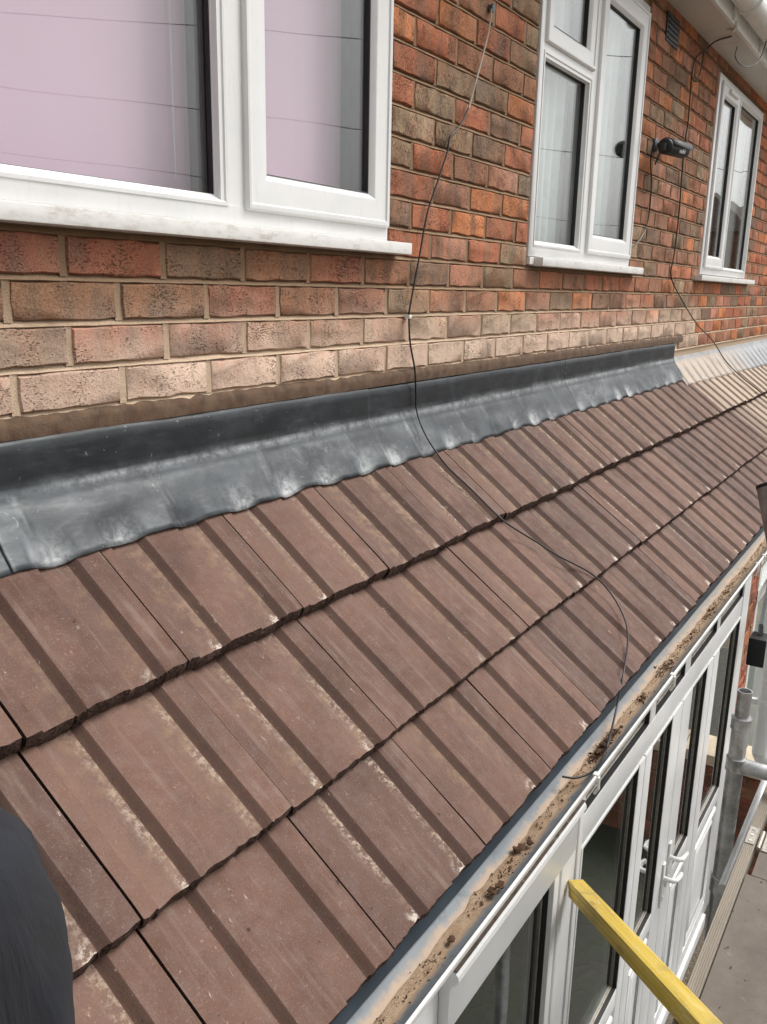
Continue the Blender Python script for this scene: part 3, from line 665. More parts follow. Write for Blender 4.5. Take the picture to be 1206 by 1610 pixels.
# ------------------------------------------------------------------ porch: roof tiles
porch = thing('porch', (1.7, -.4, GZ), 'lean-to porch with brown tiled roof and white glazed doors', 'porch')
us = [.0026, .010, .026, .0295, .033, .045, .060, .072, .084, .0875, .0885, .0895, .0930, .0965, .1000, .1028, .104, .1052, .110, .120, .132, .146, .160, .173, .184, .1875, .191, .203, .216, .229, .2395, .243, .244, .245, .2485, .252, .2555, .2583, .2595, .2607, .265, .276, .286, .298, TW-.0034]
def tile_mesh(L, var, g, sk, tt):
    rg = random.Random(50+var); n = len(us); rows = [0, .18, .4, .62, .82, .94, 1.0]
    v, f, zone = [], [], []
    jag = [rg.uniform(-.0015, .0015)+.0022*nz(u*55, var*3.1) for u in us]
    for t in rows:
        for i, u in enumerate(us):
            s = -L*(1-t)+(jag[i] if t == 1 else 0); p = prof(u)
            nn = -sk*(1-t)*L/g + RH*(p-1) + (.0007*nz(u*22, t*5+var*7)) - (.0012 if t == 1 else 0)
            v.append((u, s, nn))
            ch = 1-min(1, max(0, p)); rise = 0
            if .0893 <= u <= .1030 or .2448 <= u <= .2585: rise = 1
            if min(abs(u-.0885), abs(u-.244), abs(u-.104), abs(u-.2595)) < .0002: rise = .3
            silt = ch*(.35+.65*(sm(.05, .084, u) if u < .12 else sm(.195, .2395, u)))
            zone.append((silt if rise < .5 else silt*.3, t, rise))
    for r in range(len(rows)-1):
        for i in range(n-1): f.append((r*n+i, r*n+i+1, (r+1)*n+i+1, (r+1)*n+i))
    ntop = len(f); base = (len(rows)-1)*n
    for d, off in ((tt*.4, .0015+tt*.12), (tt, tt*.22)):
        for i, u in enumerate(us): q = v[base+i]; v.append((u, q[1]+off+rg.uniform(-.0016, .0016), q[2]-d+rg.uniform(-.0016, .0016))); zone.append((0, 1, 0))
    b1 = len(rows)*n
    for i in range(n-1):
        f.append((base+i, base+i+1, b1+i+1, b1+i)); f.append((b1+i, b1+i+1, b1+n+i+1, b1+n+i))
    # right side wall of the tile
    sd = []
    for side, i0 in ((0, 0), (1, n-1)):
        st = len(v)
        for r in range(len(rows)): q = v[r*n+i0]; v.append((q[0], q[1], q[2]-.014)); zone.append((0, rows[r], 0))
        for r in range(len(rows)-1): f.append((r*n+i0, (r+1)*n+i0, st+r+1, st+r))
    # (u, s, n) -> local xyz
    vv = [(u, -s*CT-nn*ST, -s*ST+nn*CT) for u, s, nn in v]
    b = MB(); b.v = vv; b.f = f
    me = b.mesh('roof_tile', M['tile'], 24); me.materials.append(M['tail'])
    for p in me.polygons:
        if p.index >= ntop: p.material_index = 1
    at = me.attributes.new('zone', 'FLOAT_VECTOR', 'POINT')
    for i, zv in enumerate(zone): at.data[i].vector = zv
    return me
LEN = [.375, .385, .365]; GAU = [SC[1]-SC[0]]*2+[SC[2]-SC[1]]
TM = [[tile_mesh(LEN[c], c*5+i, GAU[c], SK[c], [.030, .0235, .02][c]) for i in range(5)] for c in range(3)]
rng = random.Random(3)
for c in range(3):
    for i in range(-4, 24):
        x = TX0+i*TW
        sj = SC[c]+rng.uniform(-.0025, .0025); lf = rng.uniform(-.0012, .0012)
        P = roofp(x, sj, lf)
        o = bpy.data.objects.new('roof_tile', TM[c][rng.randrange(5)]); link(o, porch, P)
        o.rotation_euler = (rng.uniform(-.003, .003), rng.uniform(-.003, .003), rng.uniform(-.004, .004))
        sandy = sm(3.75, 4.15, x)*(.95 if c == 0 else (.8 if c == 1 else .25))*sm(9, 6.5, x) if x > 3.7 else 0
        if c == 1: sandy *= sm(4.1, 4.6, x)
        dirt = (.95*rng.uniform(.35, 1.1) if c == 0 else rng.choice([.08, .15, .3, .55])) if x < 3.2 else .25
        o.color = (sandy, min(1, dirt), rng.random(), 1)
b = MB(); P = [roofp(0, s, -.062) for s in (.01, .90)]; b.add([(-1.6, P[0].y, P[0].z), (8.5, P[0].y, P[0].z), (8.5, P[1].y, P[1].z), (-1.6, P[1].y, P[1].z)], [(0, 1, 2, 3)]); b.build('roof_deck', M['roofdeck'], porch)

# ------------------------------------------------------------------ porch gutter
EY, EZ = -SC[2]*CT, ZR-SC[2]*ST
GC = (-.717, -1.003, .060); SY = -.7155
gx0, gx1 = -1.6, 8.4
def gcos(a, r): c = math.cos(a); return math.copysign(abs(c)**1.35, c)*r
b = MB(); n = 20; nx = 60
def gf(i, j):
    x = gx0+(gx1-gx0)*i/(nx-1); a = math.pi+math.pi*j/(n-1); r = GC[2]+.0008*nz(x*3, j); return (x, GC[0]+gcos(a, r), GC[1]+r*math.sin(a))
b.grid(nx, n, gf); pg = b.build('gutter', M['gut'], porch, 60)
b = MB(); b.grid(nx, n, lambda i, j: (gx0+(gx1-gx0)*i/(nx-1), GC[0]+gcos(math.pi+math.pi*j/(n-1), GC[2]+.002), GC[1]+(GC[2]+.004)*math.sin(math.pi+math.pi*j/(n-1)))); b.build('gutter_outside', M['whitep'], pg, 60)
b = MB(); b.tube([(gx0+.1*i, GC[0]-GC[2]-.0012, GC[1]+.001) for i in range(101)], .0032, 6); b.build('gutter_lip', M['whitep'], pg, 60)
for px_, py_ in ((938, 1213), (1057, 1067), (1190, 893), (1200, 880)):
    x = on_y(px_, py_, GC[0]-GC[2]).x 
    b = MB(); y = GC[0]-GC[2]
    b.box(x-.008, x+.008, y-.006, y+.006, GC[1]-.004, GC[1]+.006, .002); b.tube([(x, y-.006, GC[1]-.002), (x+.004, y-.006, GC[1]-.03), (x+.012, y+.004, GC[1]-.05)], .0035, 6); b.build('gutter_clip', M['whitep'], pg)
# dark strip into the gutter: eaves felt plus painted shade under the tiles
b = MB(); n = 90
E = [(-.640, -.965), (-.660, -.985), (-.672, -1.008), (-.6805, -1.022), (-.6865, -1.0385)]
b.grid(n, 5, lambda i, j: (gx0+(gx1-gx0)*i/(n-1), E[j][0]+(.0022*nz(i*.35, j*.7) if j > 2 else 0), E[j][1])); b.build('eaves_shade_strip', M['felt'], porch, 80)
# fascia and soffit board
b = MB(); b.box(gx0, gx1, -.665, -.645, -1.22, -1.005); b.build('fascia_board', M['upvc2'], porch)
b = MB(); b.box(gx0, gx1, -.665, -.50, -1.235, -1.222); b.build('soffit_board', M['upvc2'], porch)
# silt lying along the gutter
b = MB(); nx, ny = 900, 9
def sf(i, j):
    x = -.9+7.2*i/(nx-1); wd = .012+.004*nz(x*2.1, 5)+.003*nz(x*11, 6); c_ = SY+.004*nz(x*1.7, 9); t = j/(ny-1)*2-1
    y = c_+t*wd*(1+.5*nz(x*23, 3+t)); bot = GC[1]-GC[2]*math.sqrt(max(0, 1-(abs(y-GC[0])/GC[2])**(2/1.35)))
    h = (.0050+.003*nz(x*6, 2))*(1-t*t)+.003*nz(x*60, y*160)*(1-abs(t)) - .0012
    return (x, y, bot+h)
b.grid(nx, ny, sf); tag(b.build('silt', M['sand'], None, 80), 'tan sandy silt lying along the porch gutter', 'silt', kind='stuff')
def clump_mesh(name, r, seed, sub=2):
    bm = bmesh.new(); bmesh.ops.create_icosphere(bm, subdivisions=sub, radius=r)
    for q in bm.verts: d = q.co.normalized(); q.co *= .75+.9*nz(d.x*2.2+seed, d.y*2.2, d.z*2.2+seed)+.35*nz(d.x*7+seed, d.y*7, d.z*7); q.co.x *= 1.35; q.co.z *= .5
    t = MB(); t.bm(bm); return t
def gbot(y): return GC[1]-GC[2]*math.sqrt(max(0, 1-(abs(y-GC[0])/GC[2])**(2/1.35)))
rng = random.Random(21)
cl = [(800*1, .0)]
CPX = [(710, 1472), (785, 1392), (776, 1398), (819, 1327), (833, 1321), (948, 1168), (940, 1178), (812, 1330), (1012, 1093), (955, 1160)]
for i, (px, py) in enumerate(CPX):
    p = on_z(px, py, -1.045); r = rng.uniform(.007, .0105); t = clump_mesh('moss_clump', r, i*3.3); 
    tag(t.build('moss_clump', M['moss'], None, 60, (p.x, p.y, gbot(p.y)+.0085+r*.4)), 'brown crumb of moss lying on the silt in the porch gutter', 'moss', 'moss crumbs in the gutter')
b = MB()
for i in range(5200):
    dense = [(-.6, 1.0, .4), (.8, .98, .12), (1.15, 1.5, .25), (1.35, 2.3, .9), (1.9, 2.6, .9), (2.8, 4.6, .6)]
    q = rng.choice(dense); x = rng.uniform(q[0], q[1]) if rng.random() < .75 else rng.uniform(-.6, 5)
    wd = .010+.004*nz(x*3, 5); y = SY-.004+.006*nz(x*1.7, 9)+rng.gauss(0, wd*.75)
    if abs(y-GC[0]) > .05 or nz(x*4.3, 77)+.35*nz(x*17, 5) < rng.uniform(-.35, .25): continue
    r = min(.006, .0011+rng.expovariate(900)); z = gbot(y)+.004*max(0, 1-((y-SY)/.02)**2)+r*.3
    vs_ = [Vector((x, y, z))+Vector((rng.uniform(-1, 1), rng.uniform(-1, 1), rng.uniform(-.5, 1)))*r for _ in range(5)]
    b.add(vs_, [(0, 1, 2), (0, 2, 3), (0, 3, 1), (1, 3, 4), (1, 2, 4), (2, 3, 4)])
tag(b.build('gutter_debris', M['moss'], None), 'fine dark brown moss debris scattered on the gutter silt', 'debris', kind='stuff')

# ------------------------------------------------------------------ porch front (frame plane)
FY = -.56; k_ = 1.2437
def fx(x): return -.9866+(x+.9866)*k_
def vbar(name, x0, x1, z0, z1, parent, y=FY, dep=.06, bev=.004, mat='upvc2'):
    b = MB(); b.box(x0, x1, y, y+dep, z0, z1, bev); return b.build(name, M[mat], parent, 40)
TZ0, TZ1, ZB, ZT = -1.635, -1.53, GZ+.06, -1.236
front = porch
vbar('frame_post', -1.5, .395, ZB, ZT, porch); vbar('frame_post', 1.085, 1.285, ZB, ZT, porch, FY-.004)
b = MB(); b.box(1.10, 1.13, FY-.012, FY-.0035, ZB, ZT, .003); b.box(1.235, 1.25, FY-.010, FY-.0035, ZB, ZT, .003); b.build('post_bead', M['upvc2'], porch, 40)
vbar('frame_post', 3.665, 3.85, ZB, ZT, porch, FY-.004)
for a, c in ((1.98, 2.055), (2.485, 2.575), (3.065, 3.13)): vbar('toplight_mullion', a, c, TZ1-.01, ZT, porch, FY+.002)
vbar('transom', 1.285, 3.665, TZ0, TZ1, porch); vbar('head', .395, 3.665, ZT-.05, ZT, porch, FY+.003); vbar('threshold', 1.285, 3.665, GZ+.005, ZB+.03, porch, FY-.02, .12)
def porch_glass(x0, x1, z0, z1, parent, y=FY+.022):
    p = pane('pane', x0, x1, z0, z1, y, parent, M['pglass'])
    b = MB(); b.ring(x0-.002, x1+.002, z0-.002, z1+.002, [(0, y-.019), (.005, y-.019), (.006, y-.001)]); b.build('gasket', M['gasket'], parent)
    b = MB(); b.ring(x0+.007, x1-.007, z0+.007, z1-.007, [(0, y-.004), (.004, y-.006), (.004, y-.001)]); b.build('spacer_bar', M['zinc'], parent)
    b = MB(); b.ring(x0-.002, x1+.002, z0-.002, z1+.002, [(0, y+.004), (0, y+.040)]); b.build('inner_dark_ring', M['gasket'], parent)  # black ring lining the frame behind the pane
for a, c in ((1.285, 1.98), (2.055, 2.485), (2.575, 3.065), (3.13, 3.665)):
    e = bpy.data.objects.new('toplight', None); link(e, porch, (a, FY, TZ1)); porch_glass(a+.008, c-.008, TZ1+.004, ZT-.05, e)
# side window with projecting head drip
e = bpy.data.objects.new('side_window', None); link(e, porch, (.7, FY, -1.6))
prf = [(-.0, -1.398), (-.030, -1.398), (-.038, -1.400), (-.044, -1.406), (-.046, -1.418), (-.040, -1.428), (-.030, -1.436), (-.026, -1.446), (-.024, -1.560), (-.018, -1.575), (0, -1.585)]
b = MB(); n = len(prf); b.add([(x, FY+y, z) for x in (.395, 1.165) for y, z in prf], [(i, i+1, n+i+1, n+i) for i in range(n-1)]+[tuple(range(n)), tuple(range(n, 2*n))]); b.build('head_drip', M['upvc'], e, 30)
b = MB(); b.box(.396, 1.164, FY-.0405, FY, -1.397, -1.3938); b.build('drip_grime', M['grime'], e)
b = MB(); b.box(.395, 1.085, FY+.001, FY+.05, -1.586, ZT-.05); b.build('head_panel', M['upvc2'], e)
vbar('stile', 1.045, 1.083, -3.0, -1.587, e, FY-.012, .05); vbar('stile', .397, .44, -3.0, -1.587, e, FY-.012, .05)
porch_glass(.44, 1.045, -2.95, -1.588, e); vbar('bottom_rail', .397, 1.083, -3.06, -2.95, e, FY-.010, .05); vbar('lower_panel', .395, 1.085, ZB, -3.061, e, FY+.006, .04)
def moulding(parent, x0, x1, z0, z1, y):
    b = MB(); b.ring(x0, x1, z0, z1, [(0, y), (.004, y-.010), (.012, y-.014), (.026, y-.010), (.034, y-.002), (.040, y-.001)]); b.ring(x0+.05, x1-.05, z0+.05, z1-.05, [(0, y), (.012, y-.009), (.02, y-.010)]); b.build('panel_moulding', M['upvc'], parent, 40)
def door_unit(name, x0, x1, zg, stile=(.085, .085), y=FY-.006, rail=.085, mid=None):
    e = bpy.data.objects.new(name, None); link(e, porch, ((x0+x1)/2, y, ZB)); sl, sr = stile; zt = TZ0-.004; zb = ZB+.034
    vbar('stile', x0, x0+sl, zb, zt, e, y); vbar('stile', x1-sr, x1, zb, zt, e, y); vbar('rail', x0+sl, x1-sr, zt-.012, zt, e, y+.002); vbar('rail', x0+sl, x1-sr, zg-rail, zg, e, y+.001); vbar('rail', x0+sl, x1-sr, zb, zb+.09, e, y+.001)
    porch_glass(x0+sl, x1-sr, zg, zt-.012, e, y+.022)
    vbar('lower_panel', x0+sl-.002, x1-sr+.002, zb+.088, zg-rail+.002, e, y+.012, .03, .0)
    moulding(e, x0+sl+.015, x1-sr-.015, zb+.11, zg-rail-.03, y+.0115); return e
d0 = door_unit('side_panel', 1.288, 1.945, -2.60, (.012, .075)); d1 = door_unit('door', 1.952, 2.476, -2.565, (.085, .155)); d2 = door_unit('door', 2.482, 3.030, -2.53, (.155, .115)); d3 = door_unit('side_panel', 3.040, 3.662, -2.64, (.115, .012))
d1['label'] = 'left white door leaf with a looped white handle'; d2['label'] = 'right white door leaf with a looped white handle'
for x in (1.9485, 2.479, 3.035):
    b = MB(); b.box(x-.0035, x+.0035, FY+.006, FY+.05, ZB+.03, TZ0); b.build('door_gap', M['gasket'], porch)
def handle(parent, x, z, sx):
    y = FY-.006; b = MB(); b.box(x-.016, x+.016, y-.010, y, z-.11, z+.11, .004)
    pts = [(x, y-.008, z+.035), (x, y-.045, z+.036), (x+sx*.015, y-.058, z+.034), (x+sx*.06, y-.062, z+.028), (x+sx*.105, y-.058, z+.012), (x+sx*.125, y-.05, z-.012), (x+sx*.12, y-.04, z-.03)]
    b.tube(pts, [.011, .011, .011, .0105, .010, .0095, .008], 10); b.box(x-.006, x+.006, y-.014, y-.009, z-.075, z-.055); b.build('handle', M['whitep'], parent, 40)
handle(d1, 2.445, -2.50, 1); handle(d2, 2.520, -2.44, 1)
# inside of the porch: pale side wall, brick house wall, floor
b = MB(); b.box(-1.6, 8.4, -.012, .10, GZ, -1.16); b.build('inner_wall', M['fbrick'], porch)
b = MB(); b.box(-1.5, 1.20, -.055, -.02, GZ+.01, -1.25); b.build('inner_lining', M['pale'], porch)
b = MB(); b.box(-1.5, 3.8, FY+.06, -.02, GZ-.03, GZ+.03); b.build('inner_floor', M['innerslab'], porch)
b = MB(); b.box(.2, 1.0, -.26, -.06, -2.35, -2.32, .004); b.box(.2, 1.0, -.26, -.06, -2.85, -2.82, .004); b.build('shelf', M['upvc2'], porch)
b = MB(); b.box(-1.6, 8.4, FY+.05, -.02, -1.245, -1.236); b.build('inner_ceiling', M['pale'], porch)
# green bin inside the porch
gb = thing('storage_bin', (2.62, -.28, GZ+.03), 'dark green plastic bin standing inside the porch doors', 'bin')
b = MB(); z0 = GZ+.03
b.add([(2.45, -.42, z0), (2.78, -.42, z0), (2.78, -.14, z0), (2.45, -.14, z0), (2.41, -.46, z0+.95), (2.83, -.46, z0+.95), (2.83, -.10, z0+.95), (2.41, -.10, z0+.95)], [(0, 3, 2, 1), (4, 5, 6, 7), (0, 1, 5, 4), (1, 2, 6, 5), (2, 3, 7, 6), (3, 0, 4, 7)]); b.build('body', M['green'], gb)
b = MB(); b.box(2.395, 2.845, -.475, -.085, z0+.952, z0+.995, .012); b.build('lid', M['green'], gb, 40)
b = MB(); b.tube([(2.45, -.09, z0+.92), (2.81, -.09, z0+.92)], .014, 8); b.build('grip_bar', M['green'], gb, 40)

# ------------------------------------------------------------------ brick pier, garden wall, neighbour's porch
def brick_block(parent, x0, x1, y0, y1, z0, z1, axis, rng, pal):
    """courses of real bricks on one face: axis 'x' runs along x facing -y, 'y' runs along y facing -x"""
    k = 0; z = z0
    while z+.07 <= z1+1e-6:
        a, b_ = (x0, x1) if axis == 'x' else (y0, y1); p = a-(.1125 if k % 2 else 0)
        while p < b_:
            l, r = max(p, a)+.004, min(p+.215, b_)-.004; p += .225
            if r-l < .03: continue
            me = brick_mesh(r-l, rng.randrange(3)); o = bpy.data.objects.new('brick', me)
            if axis == 'x': link(o, parent, ((l+r)/2, y0-.006, z+.0375))
            else: link(o, parent, (x0-.006, (l+r)/2, z+.0375)); o.rotation_euler = (0, 0, -math.pi/2)
            o.color = tuple(c*rng.uniform(.8, 1.15) for c in rng.choice(pal))+(1,)
        z += .075; k += 1
rng = random.Random(77); RED = [(.42, .13, .06), (.36, .10, .055), (.30, .10, .06), (.45, .18, .08)]
pier = thing('brick_pier', (4.02, -.5, GZ), 'narrow orange brick pier at the end of the white porch frame', 'pier')
b = MB(); b.box(3.872, 4.165, -.545, -.30, GZ, -1.24); b.build('core', M['mortar'], pier)
brick_block(pier, 3.872, 4.165, -.55, -.3, -2.66, -1.24, 'x', rng, RED)
gw = thing('garden_wall', (4.4, -1.0, GZ), 'low dark red brick wall topped with cream coping stones', 'wall')
b = MB(); b.box(4.305, 4.50, -2.4, -.565, GZ, -2.875); b.build('core', M['mortar'], gw)
brick_block(gw, 4.30, 4.5, -1.45, -.57, -3.56, -2.87, 'y', rng, [(.26, .07, .045), (.20, .06, .04), (.30, .09, .05)])
for i in range(6):
    y1 = -.568-i*.30; b = MB(); b.box(4.265, 4.54, y1-.294, y1, -2.868, -2.795, .006); b.build('coping_stone', M['coping'], gw, 40)
npz = thing('neighbour_porch', (5.4, -.5, GZ), 'pale green-white neighbouring porch window beyond the brick pier', 'porch')
b = MB(); b.ring(4.22, 6.0, -3.4, -1.24, [(0, -.50), (0, -.55), (.07, -.55), (.075, -.50)]); b.box(5.0, 5.08, -.55, -.50, -3.4, -1.24); b.box(4.22, 6.0, -.552, -.502, -1.75, -1.66); b.build('frame', M['upvc2'], npz, 30)
b = MB(); b.box(4.29, 5.94, -.52, -.512, -3.33, -1.31); b.build('pane', M['glass'], npz)
b = MB(); b.box(4.25, 5.97, -.42, -.40, -3.4, -1.25); b.build('blind', simple('pale_blind', (.62, .68, .63), .9), npz)
# black lamp on the pier
fl = thing('floodlight', (4.3, -.6, -2.1), 'black box-shaped outdoor lamp fixed beyond the orange brick pier', 'lamp')
b = MB(); c0 = at_d(1193, 1018, 4.55)
b.box(c0.x-.07, c0.x+.05, c0.y-.045, c0.y+.045, c0.z-.085, c0.z+.07, .012); b.build('housing', M['blackp'], fl, 40)
b = MB(); b.beam((c0.x, c0.y, c0.z+.07), (c0.x+.01, c0.y+.005, c0.z+.12), .02, .02); b.beam((c0.x+.01, c0.y+.005, c0.z+.118), (4.6, -.553, c0.z+.118), .018, .018); b.build('bracket', M['greyp'], fl)
# white downpipe
dp = thing('downpipe', (2.9, -.84, GZ), 'white plastic downpipe beside the grey scaffold upright', 'pipe')
c1 = at_d(1206, 1100, 3.9); b = MB(); zb_ = on_y(1200, 1186, c1.y).z if False else at_d(1200, 1186, 3.95).z
b.tube([(c1.x, c1.y, zb_), (c1.x, c1.y, -1.25)], .034, 16); b.tube([(c1.x, c1.y, zb_), (c1.x+.02, c1.y-.02, zb_-.06), (c1.x+.12, c1.y-.12, zb_-.12), (c1.x+.3, c1.y-.3, zb_-.14)], .034, 12); b.build('pipe', M['whitep'], dp, 40)
for z in (c1.z-.02, c1.z-.35):
    b = MB(); b.tube([(c1.x, c1.y, z-.02), (c1.x, c1.y, z+.02)], .039, 16); b.box(c1.x-.012, c1.x+.012, c1.y+.03, c1.y+.10, z-.012, z+.012); b.build('pipe_clip', M['whitep'], dp, 40)

# ------------------------------------------------------------------ scaffold tower
DZ = -1.5
tw = thing('scaffold_tower', (0.6, -1.3, GZ), 'grey aluminium scaffold tower with a worn plywood platform', 'scaffold')
PX, PY = 1.68, -.905
b = MB(); b.tube([(PX, PY, GZ+.02), (PX, PY, -1.285)], .0255, 20); up = b.build('upright', M['metal'], tw, 40)
b = MB(); n = 20; R0, R1 = .0215, .0185
ring = [(R0, -1.30), (R0, -1.178), (R1, -1.178), (R1, -1.30)]
b.grid(n+1, 4, lambda i, j: (PX+ring[j][0]*math.cos(2*math.pi*i/n), PY+ring[j][0]*math.sin(2*math.pi*i/n), ring[j][1])); b.build('spigot', M['metal'], tw, 40)
def collar(z, h, r):
    b = MB(); b.tube([(PX, PY, z-h/2), (PX, PY, z-h/2+.004), (PX, PY, z-h/2+.008), (PX, PY, z+h/2-.008), (PX, PY, z+h/2-.004), (PX, PY, z+h/2)], [r-.003, r, r-.001, r-.001, r, r-.003], 20); b.build('collar', M['metal'], tw, 40)
collar(-1.285, .045, .0305); collar(-1.425, .05, .0305); collar(-1.86, .06, .031)
b = MB(); b.tube([(PX, PY-.02, -1.428), (PX, PY-1.0, -1.428)], .0235, 16); b.build('crossbar', M['metal'], tw, 40)
b = MB(); b.tube([(PX, PY-.02, -1.86), (PX, PY-1.0, -1.86)], .0235, 16); b.build('crossbar', M['metal'], tw, 40)
b = MB(); lg = on_z(1170, 1316, -1.68)
b.tube([(on_z(1140, 1400, -1.68).x, lg.y, -1.68), (4.1, lg.y, -1.68)], .017, 14); b.build('ledger', simple('pale_aluminium', (.66, .67, .67), .4, .3, .1, 8), tw, 40)
for (x, y) in ((-1.9, PY), (-1.9, PY-1.0), (PX, PY-1.0)):
    b = MB(); b.tube([(x, y, GZ+.02), (x, y, -1.55)], .0255, 16); b.build('upright', M['metal'], tw, 40)
for y in (-1.25, -1.80):
    b = MB(); b.tube([(-1.9, y, -1.565), (PX, y, -1.565)], .0235, 12); b.build('ledger', M['metal'], tw, 40)
b = MB(); b.box(-1.9, 1.24, -1.85, -1.028, DZ-.018, DZ); b.build('platform', M['ply'], tw)
b = MB(); b.box(1.246, 2.05, -1.85, -1.040, DZ-.018, DZ-.002); b.build('hatch', M['ply'], tw)
# edge strip with its anti-slip grooves
b = MB(); P = []
y0, y1 = -1.0255, -.995; ng = 6
for i in range(ng):
    a = y0+(y1-y0)*i/ng; c = y0+(y1-y0)*(i+1)/ng; P += [(a+.0004, .0285), (a+.0012, .030), (c-.0012, .030), (c-.0004, .0285)]
P = [(y0, -.02)]+P+[(y1, -.02)]; n = len(P)
b.add([(x, y, DZ+z-.02) for x in (-1.9, 2.05) for y, z in P], [(i, i+1, n+i+1, n+i) for i in range(n-1)]+[tuple(range(n)), tuple(range(n, 2*n))]); b.build('edge_board', M['edge'], tw)
hx = on_z(1192, 1322, DZ); h = MB()
h.box(hx.x-.045, hx.x+.045, -1.022, -.998, DZ+.0102, DZ+.0125); h.box(hx.x-.045, hx.x+.045, -1.075, -1.043, DZ-.0015, DZ+.002)
h.tube([(hx.x-.045, -1.034, DZ+.004), (hx.x+.045, -1.034, DZ+.004)], .0055, 8); hg = h.build('hinge', M['zinc'], tw, 40)
h = MB()
for dx in (-.03, 0, .03):
    for y, z in ((-1.010, DZ+.0126), (-1.060, DZ+.0022)):
        h.tube([(hx.x+dx, y, z-.001), (hx.x+dx, y, z+.0014)], .0048, 8)
h.build('screw', M['metal'], hg)
# debris crumbs on the deck
rng = random.Random(5); b = MB()
for i in range(260):
    x = rng.uniform(-.2, 1.9); y = rng.uniform(-1.35, -1.03); r = .0008+rng.expovariate(700)
    r = min(r, .005); vs_ = [Vector((x, y, DZ+r*.3))+Vector((rng.uniform(-1.6, 1.6), rng.uniform(-1, 1), rng.uniform(-.3, .6)))*r for _ in range(5)]
    b.add(vs_, [(0, 1, 2), (0, 2, 3), (0, 3, 1), (1, 3, 4), (1, 2, 4), (2, 3, 4)])
tag(b.build('deck_debris', M['moss']), 'brown crumbs of mortar scattered on the scaffold platform', 'debris', kind='stuff')
# leaning scaffold tube at the right
st = thing('scaffold_tube', (.8, -1.1, DZ), 'weathered grey tube with an open top leaning beside the roof edge', 'tube')
A = at_d(1212, 764, 1.75); B = at_d(1231, 864, 1.72); dvec = (B-A).normalized(); L = (DZ-A.z)/dvec.z
b = MB(); t0 = dvec; a_ = t0.cross(Vector((0, 0, 1))).normalized(); c_ = t0.cross(a_); n = 20
rg_ = [(.0275, L), (.0275, 0), (.0235, 0), (.0235, .3)]
b.grid(n+1, 4, lambda i, j: A+dvec*rg_[j][1]+(a_*math.cos(2*math.pi*i/n)+c_*math.sin(2*math.pi*i/n))*rg_[j][0]); b.build('tube', make_metal('weathered_tube', (.33, .335, .33)), st, 40)
b = MB(); rr = [(.0282, .004), (.0282, -.003), (.023, -.003)]
b.grid(n+1, 3, lambda i, j: A+dvec*rr[j][1]+(a_*math.cos(2*math.pi*i/n)+c_*math.sin(2*math.pi*i/n))*rr[j][0]); b.build('rim', M['blackp'], st, 40)

# ------------------------------------------------------------------ yellow batten
A = on_y(905, 1396, -.585); B = at_d(1098, 1606, 1.77); d_ = (B-A).normalized(); B2 = A+d_*1.55
ang = math.atan2(d_.y, d_.x)
b = MB(); L = (B2-A).length; b.box(0, L, -.0225, .0225, -.024, .024, .0015)
yb = b.build('timber_batten', M['yellow'], None, 40, A)
sdv = d_.cross(Vector((0, 0, 1))).normalized(); uv_ = sdv.cross(d_)
yb.rotation_mode = 'QUATERNION'; yb.rotation_quaternion = Matrix((d_, -sdv, uv_)).transposed().to_quaternion()
tag(yb, 'yellow painted timber batten lying from the scaffold platform to the porch', 'batten')

# ------------------------------------------------------------------ cables
def smooth_path(P, n=8):
    P = [Vector(p) for p in P]; out = []
    for i in range(len(P)-1):
        p0, p1, p2, p3 = P[max(i-1, 0)], P[i], P[i+1], P[min(i+2, len(P)-1)]
        for k in range(n):
            t = k/n; out.append(.5*((2*p1)+(p2-p0)*t+(2*p0-5*p1+4*p2-p3)*t*t+(3*p1-p0-3*p2+p3)*t**3))
    out.append(P[-1]); return out
def on_roof(px, py, lift):
    nrm = Vector((0, -ST, CT)); r = ray(px, py); d = nrm.dot(Vector((0, 0, ZR)))+lift; t = (d-nrm.dot(CAM))/nrm.dot(r); return CAM+r*t
cab = thing('dangling_cable', (1.15, -.2, -.3), 'black cable hanging down the brick wall and across the tiles into the gutter', 'cable')
W_ = [(773, 14), (769, 45), (757, 95), (737, 170)]
wp = smooth_path([on_y(px, py, -.012) for px, py in W_]); b = MB(); b.tube(wp, .003, 6); b.build('bleached_sheath', M['cablew'], cab, 60)
P = [on_y(px, py, -.012) for px, py in [(737, 170), (722, 200), (708, 215), (703, 240), (690, 280), (672, 335), (660, 400), (645, 480), (643, 500)]]
P += [on_y(px, py, -.016) for px, py in [(645, 540), (652, 580), (654, 620)]]
P += [on_y(655, 645, -.020), on_roof(665, 675, .012), on_roof(682, 705, .004), on_roof(705, 735, -.004), on_roof(740, 768, -.004), on_roof(775, 803, .004), on_roof(800, 825, .006), on_roof(845, 853, -.004), on_roof(880, 875, .002), on_roof(930, 902, .006), on_roof(962, 935, .003), on_roof(983, 975, .005), on_roof(987, 1010, .006), on_roof(980, 1060, .007)]
P += [on_y(968, 1120, -.708), on_z(957, 1165, -1.030), on_z(950, 1185, -1.045), on_z(943, 1200, -1.044), on_z(928, 1215, -1.040), on_z(905, 1223, -1.035), on_z(885, 1221, -1.025)]
b = MB(); b.tube(smooth_path(P), .0026, 7); b.build('black_sheath', M['cable'], cab, 60)
b = MB(); p = on_y(774, 13, -.01); b.tube([(p.x, .0, p.z), (p.x, -.016, p.z)], .011, 10); b.build('wall_grommet', M['greyp'], cab, 40)
b = MB(); p = on_y(643, 498, -.012); b.box(p.x-.006, p.x+.006, -.018, .0, p.z-.005, p.z+.005, .002); b.build('cable_clip', M['whitep'], cab)
c2 = thing('wall_cable', (3.8, -.05, .5), 'black cable running from the soffit past the camera down to the far tiles', 'cable')
